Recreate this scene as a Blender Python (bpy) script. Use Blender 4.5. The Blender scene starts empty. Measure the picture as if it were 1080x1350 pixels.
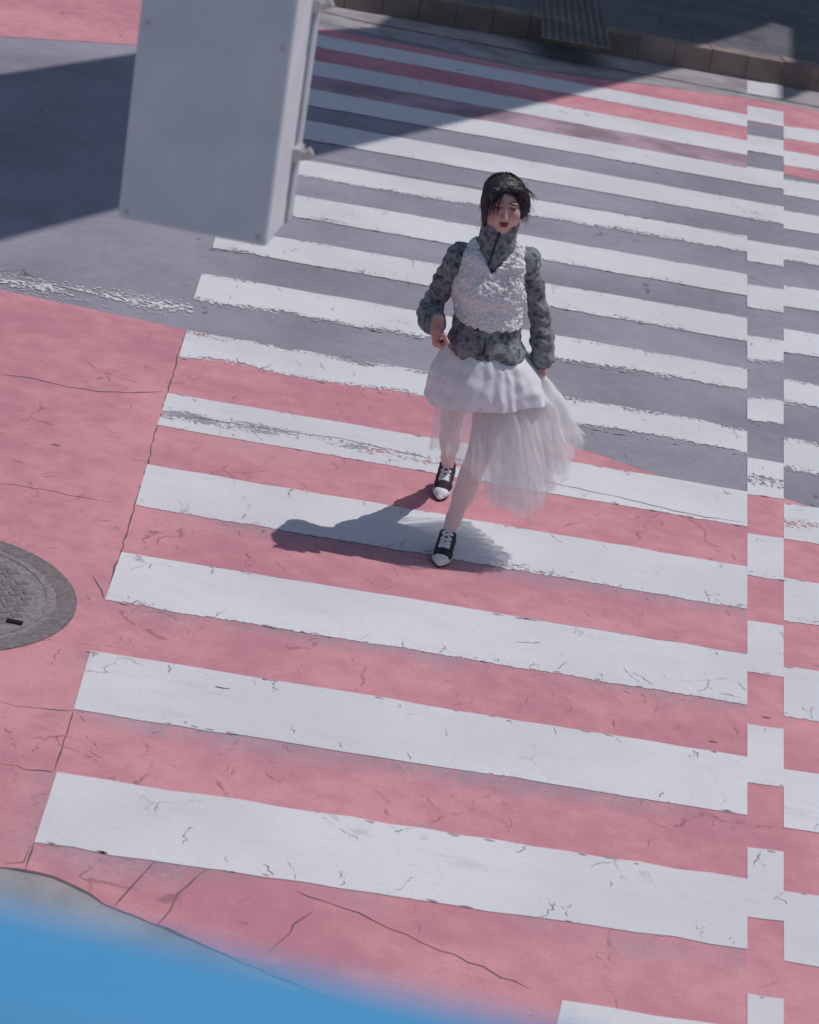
import bpy, bmesh, math, random
import numpy as np
from mathutils import Vector, Matrix
random.seed(7); RNG = np.random.default_rng(7)
sc = bpy.context.scene
COL = sc.collection

# ------------------------------------------------------------------ camera
FPX, PITCH, ROLL, CAMH = 3300.0, 0.39082631, 0.2031831, 4.07082496
YAW, PHASE, PERIOD = -0.10038122, 18.84824931, 0.9
_fw = np.array([0, math.cos(PITCH), -math.sin(PITCH)])
_rt0 = np.array([1., 0, 0]); _up0 = np.cross(_rt0, _fw)
_rt = math.cos(ROLL) * _rt0 + math.sin(ROLL) * _up0
_up = -math.sin(ROLL) * _rt0 + math.cos(ROLL) * _up0

def ray(px, py):
    return ((px - 540) * _rt - (py - 675) * _up) / FPX + _fw
def GP(px, py, z=0.0):
    """point of the horizontal plane at height z seen at a photo position"""
    d = ray(px, py); t = (z - CAMH) / d[2]
    return np.array([d[0] * t, d[1] * t, z])
def YP(px, py, Y):
    d = ray(px, py); t = Y / d[1]
    return np.array([0, 0, CAMH]) + d * t

cam_d = bpy.data.cameras.new('camera'); cam = bpy.data.objects.new('camera', cam_d); COL.objects.link(cam)
M = Matrix(((_rt[0], _up[0], -_fw[0], 0), (_rt[1], _up[1], -_fw[1], 0), (_rt[2], _up[2], -_fw[2], CAMH), (0, 0, 0, 1)))
cam.matrix_world = M
cam_d.sensor_fit = 'VERTICAL'; cam_d.sensor_height = 36; cam_d.lens = FPX / 1350 * 36
cam_d.clip_start = 0.05; cam_d.clip_end = 2000
cam_d.dof.use_dof = True; cam_d.dof.focus_distance = 10.3; cam_d.dof.aperture_fstop = 4.9
sc.camera = cam

# ------------------------------------------------------------------ light
SH = np.array([-0.365, -0.18])            # shadow offset per metre of height
sun_d = bpy.data.lights.new('sun', 'SUN'); sun_d.energy = 3.4; sun_d.angle = math.radians(0.5); sun_d.color = (1, .965, .93)
sun = bpy.data.objects.new('sun', sun_d); COL.objects.link(sun)
sun.rotation_euler = Vector((SH[0], SH[1], -1)).to_track_quat('-Z', 'Y').to_euler()
elev = math.atan2(1, np.hypot(*SH)); azim = math.atan2(-SH[0], -SH[1])
w = bpy.data.worlds.new('World'); sc.world = w; w.use_nodes = True
nt = w.node_tree; nt.nodes.clear()
sky = nt.nodes.new('ShaderNodeTexSky'); sky.sky_type = 'NISHITA'; sky.sun_disc = False
sky.sun_elevation = elev; sky.sun_rotation = azim
bg = nt.nodes.new('ShaderNodeBackground'); bg.inputs['Strength'].default_value = 0.105
wo = nt.nodes.new('ShaderNodeOutputWorld'); nt.links.new(sky.outputs[0], bg.inputs[0]); nt.links.new(bg.outputs[0], wo.inputs[0])
vs = sc.view_settings; vs.view_transform = 'Standard'; vs.look = 'None'; vs.gamma = 1; vs.exposure = -0.55; vs.use_curve_mapping = False
sc.cycles.transparent_max_bounces = 32; sc.cycles.max_bounces = 8

# ------------------------------------------------------------------ helpers
def mesh_obj(name, V, F, mat=None, parent=None, smooth=False, uv=None):
    me = bpy.data.meshes.new(name)
    me.from_pydata([tuple(map(float, v)) for v in V], [], [tuple(map(int, f)) for f in F])
    me.update()
    if smooth: me.polygons.foreach_set('use_smooth', [True] * len(me.polygons))
    if uv is not None:
        l = me.uv_layers.new(name='UVMap')
        idx = np.zeros(len(me.loops), dtype=np.int32); me.loops.foreach_get('vertex_index', idx)
        l.data.foreach_set('uv', np.asarray(uv, float)[idx].ravel())
    if mat: me.materials.append(mat)
    o = bpy.data.objects.new(name, me); COL.objects.link(o)
    if parent: o.parent = parent
    return o
def bm_obj(name, bm, mat, parent=None, smooth=False, bevel=0, segs=2):
    if bevel:
        bmesh.ops.bevel(bm, geom=[e for e in bm.edges if e.calc_face_angle(0) > 0.6], offset=bevel, segments=segs, affect='EDGES', profile=.5)
    me = bpy.data.meshes.new(name); bmesh.ops.recalc_face_normals(bm, faces=bm.faces); bm.to_mesh(me); bm.free()
    if smooth:
        me.polygons.foreach_set('use_smooth', [True] * len(me.polygons))
    me.materials.append(mat)
    o = bpy.data.objects.new(name, me); COL.objects.link(o)
    if parent: o.parent = parent
    return o
def box_bm(bm, lo, hi, M=None):
    r = bmesh.ops.create_cube(bm, size=1.0)
    for v in r['verts']:
        c = Vector([lo[i] + (hi[i] - lo[i]) * (v.co[i] + .5) for i in range(3)])
        v.co = M @ c if M else c
    return bm
def tube_geo(pts, rad, n=8, closed_ends=True):
    pts = np.asarray(pts, float); m = len(pts); rad = np.broadcast_to(rad, (m,))
    T = np.gradient(pts, axis=0); T /= np.linalg.norm(T, axis=1)[:, None] + 1e-9
    ref = np.array([0, 0, 1.]) if abs(T[0][2]) < .9 else np.array([1., 0, 0])
    V = []; F = []
    for i in range(m):
        a = np.cross(T[i], ref); a /= np.linalg.norm(a) + 1e-9; b = np.cross(T[i], a)
        for k in range(n):
            t = 2 * math.pi * k / n
            V.append(pts[i] + rad[i] * (math.cos(t) * a + math.sin(t) * b))
    for i in range(m - 1):
        for k in range(n):
            F.append((i * n + k, i * n + (k + 1) % n, (i + 1) * n + (k + 1) % n, (i + 1) * n + k))
    if closed_ends:
        F.append(tuple(range(n))[::-1]); F.append(tuple((m - 1) * n + k for k in range(n)))
    return V, F
def join_geo(parts):
    V = []; F = []
    for v, f in parts:
        b = len(V); V.extend(v); F.extend([tuple(i + b for i in q) for q in f])
    return V, F
def thing(name, label, cat, loc=(0, 0, 0), group=None):
    o = bpy.data.objects.new(name, None); COL.objects.link(o); o.location = loc; o.empty_display_size = .1
    o['label'] = label; o['category'] = cat
    if group: o['group'] = group
    return o
def structure(o):
    o['kind'] = 'structure'; return o

# ------------------------------------------------------------------ materials
def new_mat(name):
    m = bpy.data.materials.new(name); m.use_nodes = True; t = m.node_tree; t.nodes.clear()
    out = t.nodes.new('ShaderNodeOutputMaterial'); b = t.nodes.new('ShaderNodeBsdfPrincipled')
    t.links.new(b.outputs[0], out.inputs[0]); b.inputs['Specular IOR Level'].default_value = .3
    return m, t, b, out
class NT:
    def __init__(s, t): s.t = t
    def n(s, typ, **k):
        x = s.t.nodes.new(typ)
        for a, b in k.items(): setattr(x, a, b)
        return x
    def link(s, a, b): s.t.links.new(a, b)
    def _set(s, sock, v):
        if hasattr(v, 'is_linked') or isinstance(v, bpy.types.NodeSocket): s.link(v, sock)
        else: sock.default_value = v
    def math(s, op, a, b=0.0, c=None, clamp=False):
        x = s.n('ShaderNodeMath', operation=op, use_clamp=clamp); s._set(x.inputs[0], a); s._set(x.inputs[1], b)
        if c is not None: s._set(x.inputs[2], c)
        return x.outputs[0]
    def ss(s, v, lo, hi, a=0.0, b=1.0):
        x = s.n('ShaderNodeMapRange', interpolation_type='SMOOTHSTEP'); s._set(x.inputs[0], v)
        for i, q in enumerate((lo, hi, a, b)): s._set(x.inputs[i + 1], q)
        return x.outputs[0]
    def noise(s, vec, scale, detail=4, rough=.55, dist=0):
        x = s.n('ShaderNodeTexNoise'); s.link(vec, x.inputs['Vector']); x.inputs['Scale'].default_value = scale
        x.inputs['Detail'].default_value = detail; x.inputs['Roughness'].default_value = rough; x.inputs['Distortion'].default_value = dist
        return x.outputs['Fac']
    def mapping(s, vec, scale=(1, 1, 1), rot=(0, 0, 0), loc=(0, 0, 0)):
        x = s.n('ShaderNodeMapping'); s.link(vec, x.inputs[0]); x.inputs['Scale'].default_value = scale; x.inputs['Rotation'].default_value = rot; x.inputs['Location'].default_value = loc
        return x.outputs[0]
    def mix(s, f, a, b, mode='MIX'):
        x = s.n('ShaderNodeMix', data_type='RGBA', blend_type=mode); s._set(x.inputs[0], f)
        s._set(x.inputs[6], (*a, 1) if isinstance(a, tuple) and len(a) == 3 else a); s._set(x.inputs[7], (*b, 1) if isinstance(b, tuple) and len(b) == 3 else b)
        return x.outputs[2]
    def pos(s): return s.n('ShaderNodeNewGeometry').outputs['Position']
    def obj(s): return s.n('ShaderNodeTexCoord').outputs['Object']
    def bump(s, h, strength, dist, bs):
        x = s.n('ShaderNodeBump'); x.inputs['Strength'].default_value = strength; x.inputs['Distance'].default_value = dist
        s.link(h, x.inputs['Height']); s.link(x.outputs[0], bs.inputs['Normal'])
    def cracks(s, vec, scale, width, thr, dist=.25, sc3=(1, 1, 1)):
        """thin broken crack lines, 0..1"""
        wv = s.n('ShaderNodeTexNoise'); s.link(vec, wv.inputs['Vector']); wv.inputs['Scale'].default_value = 5; wv.inputs['Detail'].default_value = 6
        a = s.n('ShaderNodeVectorMath', operation='MULTIPLY_ADD'); s.link(wv.outputs['Color'], a.inputs[0]); a.inputs[1].default_value = (dist, dist, 0); s.link(vec, a.inputs[2])
        mp = s.mapping(a.outputs[0], sc3)
        v = s.n('ShaderNodeTexVoronoi', feature='DISTANCE_TO_EDGE'); s.link(mp, v.inputs['Vector']); v.inputs['Scale'].default_value = scale
        line = s.ss(v.outputs['Distance'], width * .25, width, 1, 0)
        m = s.ss(s.noise(vec, 1.9, 3), thr, thr + .08)
        m2 = s.ss(s.noise(vec, 11, 3), .40, .60)
        return s.math('MULTIPLY', s.math('MULTIPLY', line, m), m2)

ASPH = (.29, .272, .325); PINK = (.61, .265, .30); WHITE = (.675, .66, .69)

def asphalt_nodes(N, vec):
    big = N.noise(vec, .9, 5); fine = N.noise(vec, 110, 4, .75); mid = N.noise(vec, 14, 4)
    f = N.math('ADD', N.math('MULTIPLY', big, .5), N.math('ADD', N.math('MULTIPLY', fine, .45), N.math('MULTIPLY', mid, .15)))
    return N.mix(N.ss(f, .38, .72), tuple(c * .72 for c in ASPH), tuple(c * 1.25 for c in ASPH)), fine
def m_asphalt():
    m, t, b, o = new_mat('asphalt'); N = NT(t); P = N.pos()
    c, fine = asphalt_nodes(N, P)
    cr = N.cracks(P, .8, .012, .56)
    c = N.mix(N.math('MULTIPLY', cr, .6), c, (.05, .045, .06))
    N.link(c, b.inputs['Base Color']); b.inputs['Roughness'].default_value = .9
    N.bump(fine, .35, .004, b); return m
def m_pink():
    m, t, b, o = new_mat('pink_road_coating'); N = NT(t); P = N.pos()
    ac, fine = asphalt_nodes(N, P)
    big = N.noise(P, 1.3, 5); mid = N.noise(P, 9, 5)
    st = N.noise(N.mapping(P, (1.2, 9, 1)), 2.0, 5, .6)
    f = N.math('ADD', N.math('MULTIPLY', big, .6), N.math('MULTIPLY', mid, .4))
    c = N.mix(N.ss(f, .36, .64), (PINK[0] * .84, PINK[1] * .80, PINK[2] * .88), (PINK[0] * 1.09, PINK[1] * 1.14, PINK[2] * 1.12))
    grit = N.noise(P, 75, 4, .7); c = N.mix(N.math('MULTIPLY', N.ss(grit, .48, .72), .45), c, (.42, .17, .20)); c = N.mix(N.math('MULTIPLY', N.ss(fine, .55, .8), .35), c, (.74, .42, .44))
    # tyre scuffs along the far edge of each gap, in the stripes' own period
    sep = N.n('ShaderNodeSeparateXYZ'); N.link(P, sep.inputs[0])
    tt = N.math('ADD', N.math('MULTIPLY', sep.outputs[0], math.sin(YAW)), N.math('MULTIPLY', sep.outputs[1], math.cos(YAW)))
    ph = N.math('FRACT', N.math('DIVIDE', N.math('SUBTRACT', PHASE + 90, tt), PERIOD))
    band = N.ss(ph, .46, N.math('ADD', .54, N.math('MULTIPLY', N.noise(P, 3.0, 4), .36)), 1, 0)
    ga, gb = GP(985, 700), GP(985, 1250); kk = (ga[0] - gb[0]) / (ga[1] - gb[1]); cc = gb[0] - kk * gb[1]
    inx = N.math('MULTIPLY', N.ss(sep.outputs[0], -1.25, -.7), N.ss(sep.outputs[1], 10.4, 10.0)); inx = N.math('MULTIPLY', inx, N.ss(N.math('SUBTRACT', sep.outputs[0], N.math('MULTIPLY', sep.outputs[1], kk)), cc - .005, cc, 1, 0))
    loc = N.ss(N.noise(N.mapping(P, (.9, .7, 1), loc=(3.1, 1.7, 0)), .9, 2), .40, .54)
    gr = N.math('MULTIPLY', N.math('MULTIPLY', band, loc), N.math('MULTIPLY', inx, N.ss(N.noise(P, 38, 6, .75), .36, .6, .15, 1)))
    worn = N.math('MULTIPLY', N.ss(st, .60, .74), .5)
    gr = N.math('MAXIMUM', gr, N.math('MULTIPLY', worn, N.ss(N.noise(P, 40, 4), .4, .6)))
    c = N.mix(N.math('MULTIPLY', gr, .85), c, ac)
    cr = N.cracks(P, 1.25, .011, .50, .3, (1.5, .55, 1))
    cr2 = N.cracks(N.mapping(P, loc=(5, 2, 0)), 5.0, .03, .62, .2)
    c = N.mix(N.math('MULTIPLY', N.math('MAXIMUM', cr, N.math('MULTIPLY', cr2, .7)), .6), c, (.22, .11, .13))
    N.link(c, b.inputs['Base Color']); b.inputs['Roughness'].default_value = .85
    N.bump(fine, .3, .004, b); return m
def m_white():
    m, t, b, out = new_mat('white_road_paint'); N = NT(t); P = N.pos()
    uv = N.n('ShaderNodeTexCoord').outputs['UV']; sep = N.n('ShaderNodeSeparateXYZ'); N.link(uv, sep.inputs[0]); u, v = sep.outputs[0], sep.outputs[1]
    def prop(nm):
        a = N.n('ShaderNodeAttribute', attribute_type='OBJECT', attribute_name=nm); return a.outputs['Fac']
    big = N.noise(P, 1.1, 4); fine = N.noise(P, 120, 3, .6); mid = N.noise(P, 17, 5, .6)
    c = N.mix(N.ss(big, .35, .65), tuple(x * .93 for x in WHITE), tuple(x * 1.04 for x in WHITE))
    c = N.mix(N.math('MULTIPLY', N.ss(N.noise(N.mapping(P, (1, 3.5, 1)), 2.3, 6, .65), .52, .75), .28), c, (.50, .49, .55))
    c = N.mix(N.math('MULTIPLY', N.ss(N.noise(P, 70, 5, .75), .50, .72), .38), c, (.42, .40, .46)); c = N.mix(N.math('MULTIPLY', N.ss(N.noise(N.mapping(P, (.6, 2.2, 1), loc=(2, 8, 0)), 3.5, 6, .7), .56, .72), .32), c, (.44, .42, .48))
    cr = N.cracks(P, 1.6, .010, .58, .35, (1.6, .6, 1))
    cr2 = N.cracks(N.mapping(P, loc=(9, 4, 0)), 6.5, .04, .60, .2)
    ck = N.math('MAXIMUM', cr, N.math('MULTIPLY', cr2, .9))
    c = N.mix(N.math('MULTIPLY', ck, .6), c, (.20, .18, .22))
    # worn rims: paint missing where a noise falls under a threshold that rises at the edges
    nz = N.math('ADD', N.math('MULTIPLY', N.noise(P, 42, 6, .75), .62), N.math('MULTIPLY', N.noise(N.mapping(P, (.5, 1, 1)), 6, 3), .38))
    wb, wt, wm = prop('wear_bottom'), prop('wear_top'), prop('wear_middle')
    eb = N.math('MULTIPLY', N.ss(v, .55, 1.0), N.math('MULTIPLY', wb, .30)); et = N.math('MULTIPLY', N.ss(v, .40, 0.0), N.math('MULTIPLY', wt, .26))
    em = N.math('MULTIPLY', N.math('MULTIPLY', N.ss(v, .25, .55), N.ss(v, .95, .65)), N.math('MULTIPLY', N.math('MULTIPLY', wm, .24), N.ss(u, 2.3, 1.1)))
    thin = N.math('MAXIMUM', N.ss(v, .965, 1.0, 0, .14), N.ss(v, .035, 0, 0, .12))
    thr = N.math('ADD', .255, N.math('ADD', N.math('MAXIMUM', eb, em), N.math('MAXIMUM', et, thin)))
    gone = N.ss(N.math('SUBTRACT', nz, thr), -.02, .02, 1, 0)
    N.link(c, b.inputs['Base Color']); b.inputs['Roughness'].default_value = .7
    N.bump(N.math('ADD', fine, mid), .2, .004, b)
    tr = N.n('ShaderNodeBsdfTransparent'); mx = N.n('ShaderNodeMixShader'); N.link(gone, mx.inputs[0]); N.link(b.outputs[0], mx.inputs[1]); N.link(tr.outputs[0], mx.inputs[2])
    N.link(mx.outputs[0], out.inputs[0]); return m
def m_plain(name, col, rough=.6, metal=0, var=.12, scale=20, bump=0, spec=.3, detail=5, col2=None):
    m, t, b, o = new_mat(name); N = NT(t); P = N.obj()
    n = N.noise(P, scale, detail)
    c2 = col2 if col2 else tuple(min(1, x * (1 + var)) for x in col); c1 = col if col2 else tuple(x * (1 - var) for x in col)
    N.link(N.mix(N.ss(n, .35, .65), c1, c2), b.inputs['Base Color']); b.inputs['Roughness'].default_value = rough; b.inputs['Metallic'].default_value = metal; b.inputs['Specular IOR Level'].default_value = spec
    if bump: N.bump(n, bump, .01, b)
    return m
def m_paver():
    m, t, b, o = new_mat('dark_paving'); N = NT(t); P = N.pos()
    mp = N.mapping(P, rot=(0, 0, -YAW))
    br = N.n('ShaderNodeTexBrick'); N.link(mp, br.inputs['Vector']); br.inputs['Scale'].default_value = 1
    br.inputs['Brick Width'].default_value = .6; br.inputs['Row Height'].default_value = .3; br.inputs['Mortar Size'].default_value = .006
    br.inputs['Color1'].default_value = (.095, .09, .11, 1); br.inputs['Color2'].default_value = (.15, .145, .17, 1); br.inputs['Mortar'].default_value = (.07, .065, .075, 1)
    n = N.noise(N.mapping(P, (1, 3, 1)), 3, 5)
    c = N.mix(N.ss(n, .3, .7, 0, .6), br.outputs['Color'], (.15, .14, .16)); c = N.mix(N.ss(N.noise(N.mapping(P, (1.5, 5, 1)), 2.2, 6, .7), .52, .66, 0, .75), c, (.055, .05, .06)); c = N.mix(N.ss(N.noise(N.mapping(P, (1.2, 6, 1), loc=(4, 4, 0)), 2.6, 6, .7), .58, .7, 0, .6), c, (.27, .22, .20)); N.link(c, b.inputs['Base Color']); b.inputs['Roughness'].default_value = .8  # dark and tan noise streaks: brown mottling and dappled light put into the colour
    N.bump(N.noise(P, 60, 3), .2, .004, b); return m
def m_concrete(name='concrete', col=(.36, .33, .34), k=.25):
    m, t, b, o = new_mat(name); N = NT(t); P = N.pos()
    n = N.noise(P, 2.5, 6); f = N.noise(P, 90, 3)
    c = N.mix(N.ss(n, .35, .65), tuple(x * (1 - k) for x in col), tuple(x * (1 + k * .6) for x in col))
    c = N.mix(N.math('MULTIPLY', N.ss(f, .4, .7), .25), c, tuple(x * .6 for x in col))
    N.link(c, b.inputs['Base Color']); b.inputs['Roughness'].default_value = .85; N.bump(f, .3, .004, b); return m

MAT = dict(faded=m_concrete('faded_pink_coating', (.40, .275, .325), .3), asphalt=m_asphalt(), pink=m_pink(), white=m_white(), paver=m_paver(), concrete=m_concrete(),
    kerb=m_concrete('kerb_granite', (.27, .21, .185), .3), kerb_dark=m_concrete('dark_kerb_granite', (.12, .10, .11), .2),
    tactile=m_concrete('tactile_paving', (.30, .26, .24), .2), crack=m_plain('crack_shadow', (.14, .10, .12), .95),
    iron=m_plain('cast_iron', (.25, .21, .22), .65, 0, .2, 60, .3), iron_dark=m_plain('dark_iron', (.19, .16, .17), .7, 0, .2, 60),
    hole=m_plain('dark_slot', (.01, .008, .01), .9), pebble=m_plain('dirt_speck', (.17, .13, .15), .9))

# ------------------------------------------------------------------ ground
def poly(name, pix, mat, z, world=None):
    pts = [GP(x, y) for x, y in pix] if pix else [np.array([*p, 0.]) for p in world]
    V = [(p[0], p[1], z) for p in pts]
    bm = bmesh.new(); f = bm.faces.new([bm.verts.new(v) for v in V]); f.normal_update()
    if f.normal.z < 0: f.normal_flip()
    bmesh.ops.triangulate(bm, faces=bm.faces)
    me = bpy.data.meshes.new(name); bm.to_mesh(me); bm.free(); me.materials.append(mat)
    o = bpy.data.objects.new(name, me); COL.objects.link(o); return structure(o)
structure(mesh_obj('road', [(-400, -400, 0), (400, -400, 0), (400, 400, 0), (-400, 400, 0)], [(0, 1, 2, 3)], MAT['asphalt']))
# near pink area: far edge from the photo, near edge = gutter joint
poly('near_pink_road_surface', [(-400, 302), (0, 382), (245, 435), (420, 470), (560, 507), (760, 590), (900, 638), (985, 668), (985, 640), (1033, 648), (1033, 657), (1080, 672), (1500, 800),
      (1500, 1900), (740, 1440), (320, 1270), (140, 1193), (75, 1158), (0, 1145), (-120, 1120)], MAT['pink'], .002)
poly('far_pink_road_surface', [(-500, -20), (0, 48), (185, 60), (345, 78), (600, 122), (985, 196), (985, 160), (1033, 168), (1033, 230), (1080, 239), (1400, 298),
      (1400, 200), (1080, 145), (985, 129), (700, 93), (420, 36), (200, -8), (-100, -60), (-500, -120)], MAT['pink'], .002)
poly('faded_pink_road_surface', [(340, 77), (600, 122), (985, 196), (985, 234), (600, 162), (340, 114)], MAT['faded'], .0024)
# gutter channel beside the far kerb
poly('far_gutter', [(400, 24), (511, 50), (700, 91), (985, 130), (1033, 138), (1080, 147), (1400, 205), (1400, 182), (1080, 123), (985, 106), (862, 84), (700, 54), (511, 22), (400, 2), (200, -36), (190, -18)], MAT['concrete'], .003)
poly('near_gutter', [(-120, 1121), (0, 1146), (75, 1159), (140, 1194), (320, 1271), (740, 1441), (1500, 1901), (900, 2600), (-400, 2200), (-400, 1100)], MAT['concrete'], .004)

T = dict(  # stripe: main (left top, left bottom, right top, right bottom), strip, right piece
 main=[((365,36),(361,52),152,168),((355,69),(350,88),186,205),((345,106),(338,127),222.5,242.5),((335,147),(328,171),265,288),((321,198),(312,220),311.7,334),((303,242),(296,271),362.5,391),
  ((287,299),(280,328),420,451.7),((266,361),(254,398),486.7,518),((246,436),(235,473),565,602.5),((221,519),(207,562),649,696),((194,613),(178,668),748,805),((160,729),(138,793),863.7,931),((119,859),(97,936),999,1076),((75,1019),(45,1112),1160,1252.5)],
 strip=[(106.7,113,123.3,131),(140,148,159,167.5),(178,186,199,207),(220,227.5,242.5,250),(265,273,289,298),(317,325,345,353),(375,382.5,406,414),(442.5,450,479,485),(521,526,559,567),(604,612,652.5,659),(704,710.5,760,767.5),(819,826,886.7,894),(955.5,962,1032.5,1039),(1118,1124,1210,1215.5),(1311,1318,1415,1422)],
 right=[(166.7,172.5,183,190),(199,207,218,226),(237,244,257.5,265),(278,286,302,309),(325,332,344,352),(377,384,405,412),(434,442,466,472.5),(499.5,507.5,535,544),(577.5,585,621,624+6),(664,671,711.7,719),(762.5,770,820,827),(879,886,947,953),(1015,1021,1092,1099),(1176,1182.5,1268,1276)])
WEAR = {0:(.1,.0,0),1:(.1,0,0),2:(.1,.1,0),3:(.15,.1,0),4:(.85,.3,0),5:(.6,.45,0),6:(.65,.55,0),7:(1.0,.75,0),8:(1.05,1.0,0),9:(.35,.3,1.0),10:(.6,.15,0),11:(.5,.1,0),12:(.1,0,0),13:(.12,.05,0)}
def stripe(p00, p10, p01, p11, idx, seed, z=.0042):
    """p00 top left, p10 top right, p01 bottom left, p11 bottom right (ground)"""
    L = np.linalg.norm(p10 - p00); nu = max(2, int(L / .12)); nv = 3
    r = np.random.default_rng(seed); V = []; U = []; F = []
    for i in range(nu + 1):
        s = i / nu
        a = p00 + (p10 - p00) * s; b = p01 + (p11 - p01) * s
        ja, jb = r.normal(0, .0035, 2); d = (b - a) / np.linalg.norm(b - a)
        if 0 < i < nu: a = a + d * ja; b = b + d * jb
        for k in range(nv + 1):
            q = a + (b - a) * k / nv; V.append((q[0], q[1], z)); U.append((s * L, k / nv))
    for i in range(nu):
        for k in range(nv):
            F.append((i * (nv + 1) + k, i * (nv + 1) + k + 1, (i + 1) * (nv + 1) + k + 1, (i + 1) * (nv + 1) + k))
    o = structure(mesh_obj('zebra_stripe', V, F, MAT['white'], uv=U))
    wb, wt, wm = WEAR.get(idx, (.1, .05, 0)); o['wear_bottom'] = float(wb); o['wear_top'] = float(wt); o['wear_middle'] = float(wm); o['group'] = 'white stripes of the pedestrian crossing'
    return o
for i, (a, b, yt, yb) in enumerate(T['main']): stripe(GP(*a), GP(985, yt), GP(*b), GP(985, yb), i, 100 + i)
stripe(GP(741, 1320), GP(985, 1358), GP(720, 1412), GP(985, 1462), 13, 131)
for i, (a, b, c, d) in enumerate(T['strip']): stripe(GP(985, a), GP(1033, b), GP(985, c), GP(1033, d), i, 200 + i)
for i, (a, b, c, d) in enumerate(T['right']):
    k = 8; stripe(GP(1033, a), GP(1033 + 47 * k, a + (b - a) * k), GP(1033, c), GP(1033 + 47 * k, c + (d - c) * k), i, 300 + i)
poly('worn_asphalt_patch', [(226, 525), (214, 557), (480, 602), (480, 569)], MAT['asphalt'], .0031)
# worn white edge line to the left of the crossing
vnoise0 = lambda x, y: math.sin(x * 1.7 + 2 * math.sin(y)) * math.sin(y * 1.3 + 1.5 * math.sin(x * .8))
re = np.random.default_rng(5); V = []; F = []
e0, e1, f0, f1 = GP(-120, 338), GP(254, 399), GP(-120, 366), GP(251, 418)
for k in range(1150):
    u = re.random(); v = np.clip(re.normal(.5, .27), -.25, 1.25); p = (e0 + (e1 - e0) * u) * (1 - v) + (f0 + (f1 - f0) * u) * v
    if vnoise0(p[0] * 3.1, p[1] * 7.0) < -.7: continue
    b = len(V); n = 6; sz = re.uniform(.002, .0095) * (1.2 - abs(v - .5)); st_ = re.uniform(1, 2.4)
    for q in range(n):
        t = 2 * math.pi * q / n; V.append((p[0] + sz * st_ * re.uniform(.6, 1.2) * math.cos(t), p[1] + sz * re.uniform(.6, 1.2) * math.sin(t), .0042 + k * 4e-7))
    F.append(tuple(range(b, b + n)))
o = structure(mesh_obj('worn_white_edge_line', V, F, MAT['white'], uv=[(.2, .5)] * len(V))); o['wear_bottom'] = 0.; o['wear_top'] = 0.; o['wear_middle'] = 0.

# cracks and joints as thin ribbons lying on the road
def crack(pix, wd, z, jit=.012, seed=0):
    r = np.random.default_rng(seed); P = [GP(*p) for p in pix]; Q = []
    for a, b in zip(P[:-1], P[1:]):
        n = max(2, int(np.linalg.norm(b - a) / .05))
        for k in range(n): Q.append(a + (b - a) * k / n)
    Q.append(P[-1]); Q = np.array(Q)
    Q[1:-1, :2] += r.normal(0, jit, (len(Q) - 2, 2))
    t = np.gradient(Q[:, :2], axis=0); t /= np.linalg.norm(t, axis=1)[:, None] + 1e-9; nr = np.stack([-t[:, 1], t[:, 0]], 1)
    hw = wd * (.35 + .65 * r.random(len(Q))) / 2; hw[0] = hw[-1] = .0005
    V = []; F = []
    for q, n_, h in zip(Q, nr, hw):
        V += [(q[0] + n_[0] * h, q[1] + n_[1] * h, z), (q[0] - n_[0] * h, q[1] - n_[1] * h, z)]
    for i in range(len(Q) - 1): F.append((2 * i, 2 * i + 1, 2 * i + 3, 2 * i + 2))
    return V, F
CR = [([(245, 437), (222, 516), (207, 563), (194, 612), (178, 668), (160, 728), (138, 793)], .012, .005),
      ([(97, 937), (72, 1018)], .012, .004), ([(45, 1112), (33, 1150)], .014, .004), ([(40, 1115), (5, 1140)], .01, .02),
      ([(0, 494), (40, 499), (95, 512), (140, 519), (215, 517)], .014, .008), ([(0, 926), (50, 935), (95, 938)], .008, .01), ([(0, 1008), (40, 1017), (70, 1019)], .01, .01),
      ([(210, 1130), (190, 1152), (150, 1197)], .012, .006), ([(275, 1145), (240, 1180), (205, 1222)], .01, .008), ([(412, 1203), (380, 1230), (352, 1258)], .012, .008),
      ([(390, 1175), (470, 1205), (560, 1243), (640, 1277), (700, 1306)], .01, .01), ([(0, 638), (60, 646), (88, 652), (150, 664)], .006, .008),
      ([(122, 760), (137, 790)], .014, .01), ([(0, 785), (0, 786)], .01, .0)]
CW = [([(250, 550), (330, 563), (405, 574), (450, 579), (500, 591), (570, 607)], .011, .006), ([(700, 632), (760, 645), (830, 660), (890, 675), (930, 683), (984, 690)], .013, .005),
      ([(700, 262), (800, 279), (900, 297), (984, 314)], .02, .004), ([(392, 206), (450, 216), (540, 233), (640, 250)], .02, .004), ([(287, 908), (304, 910)], .016, .004)]
geo = [crack(p, wd * .6, .0034, j * .7, i) for i, (p, wd, j) in enumerate(CR[:-1])]
V, F = join_geo(geo); structure(mesh_obj('pink_surface_cracks', V, F, MAT['crack']))
V, F = join_geo([crack(p, wd * .5, .0056, j * .5, 50 + i) for i, (p, wd, j) in enumerate(CW)]); structure(mesh_obj('stripe_cracks', V, F, MAT['crack']))
V, F = join_geo([crack([(-120, 1120), (0, 1145), (75, 1158), (140, 1193), (320, 1270), (740, 1440)], .016, .0045, .004, 77), crack([(190, -28), (400, 10), (483, 30), (700, 71), (984, 124)], .05, .005, .003, 78),
                 crack([(984, 124), (1080, 142), (1400, 200)], .05, .005, .003, 80)]); structure(mesh_obj('gutter_joints', V, F, MAT['crack']))

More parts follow.
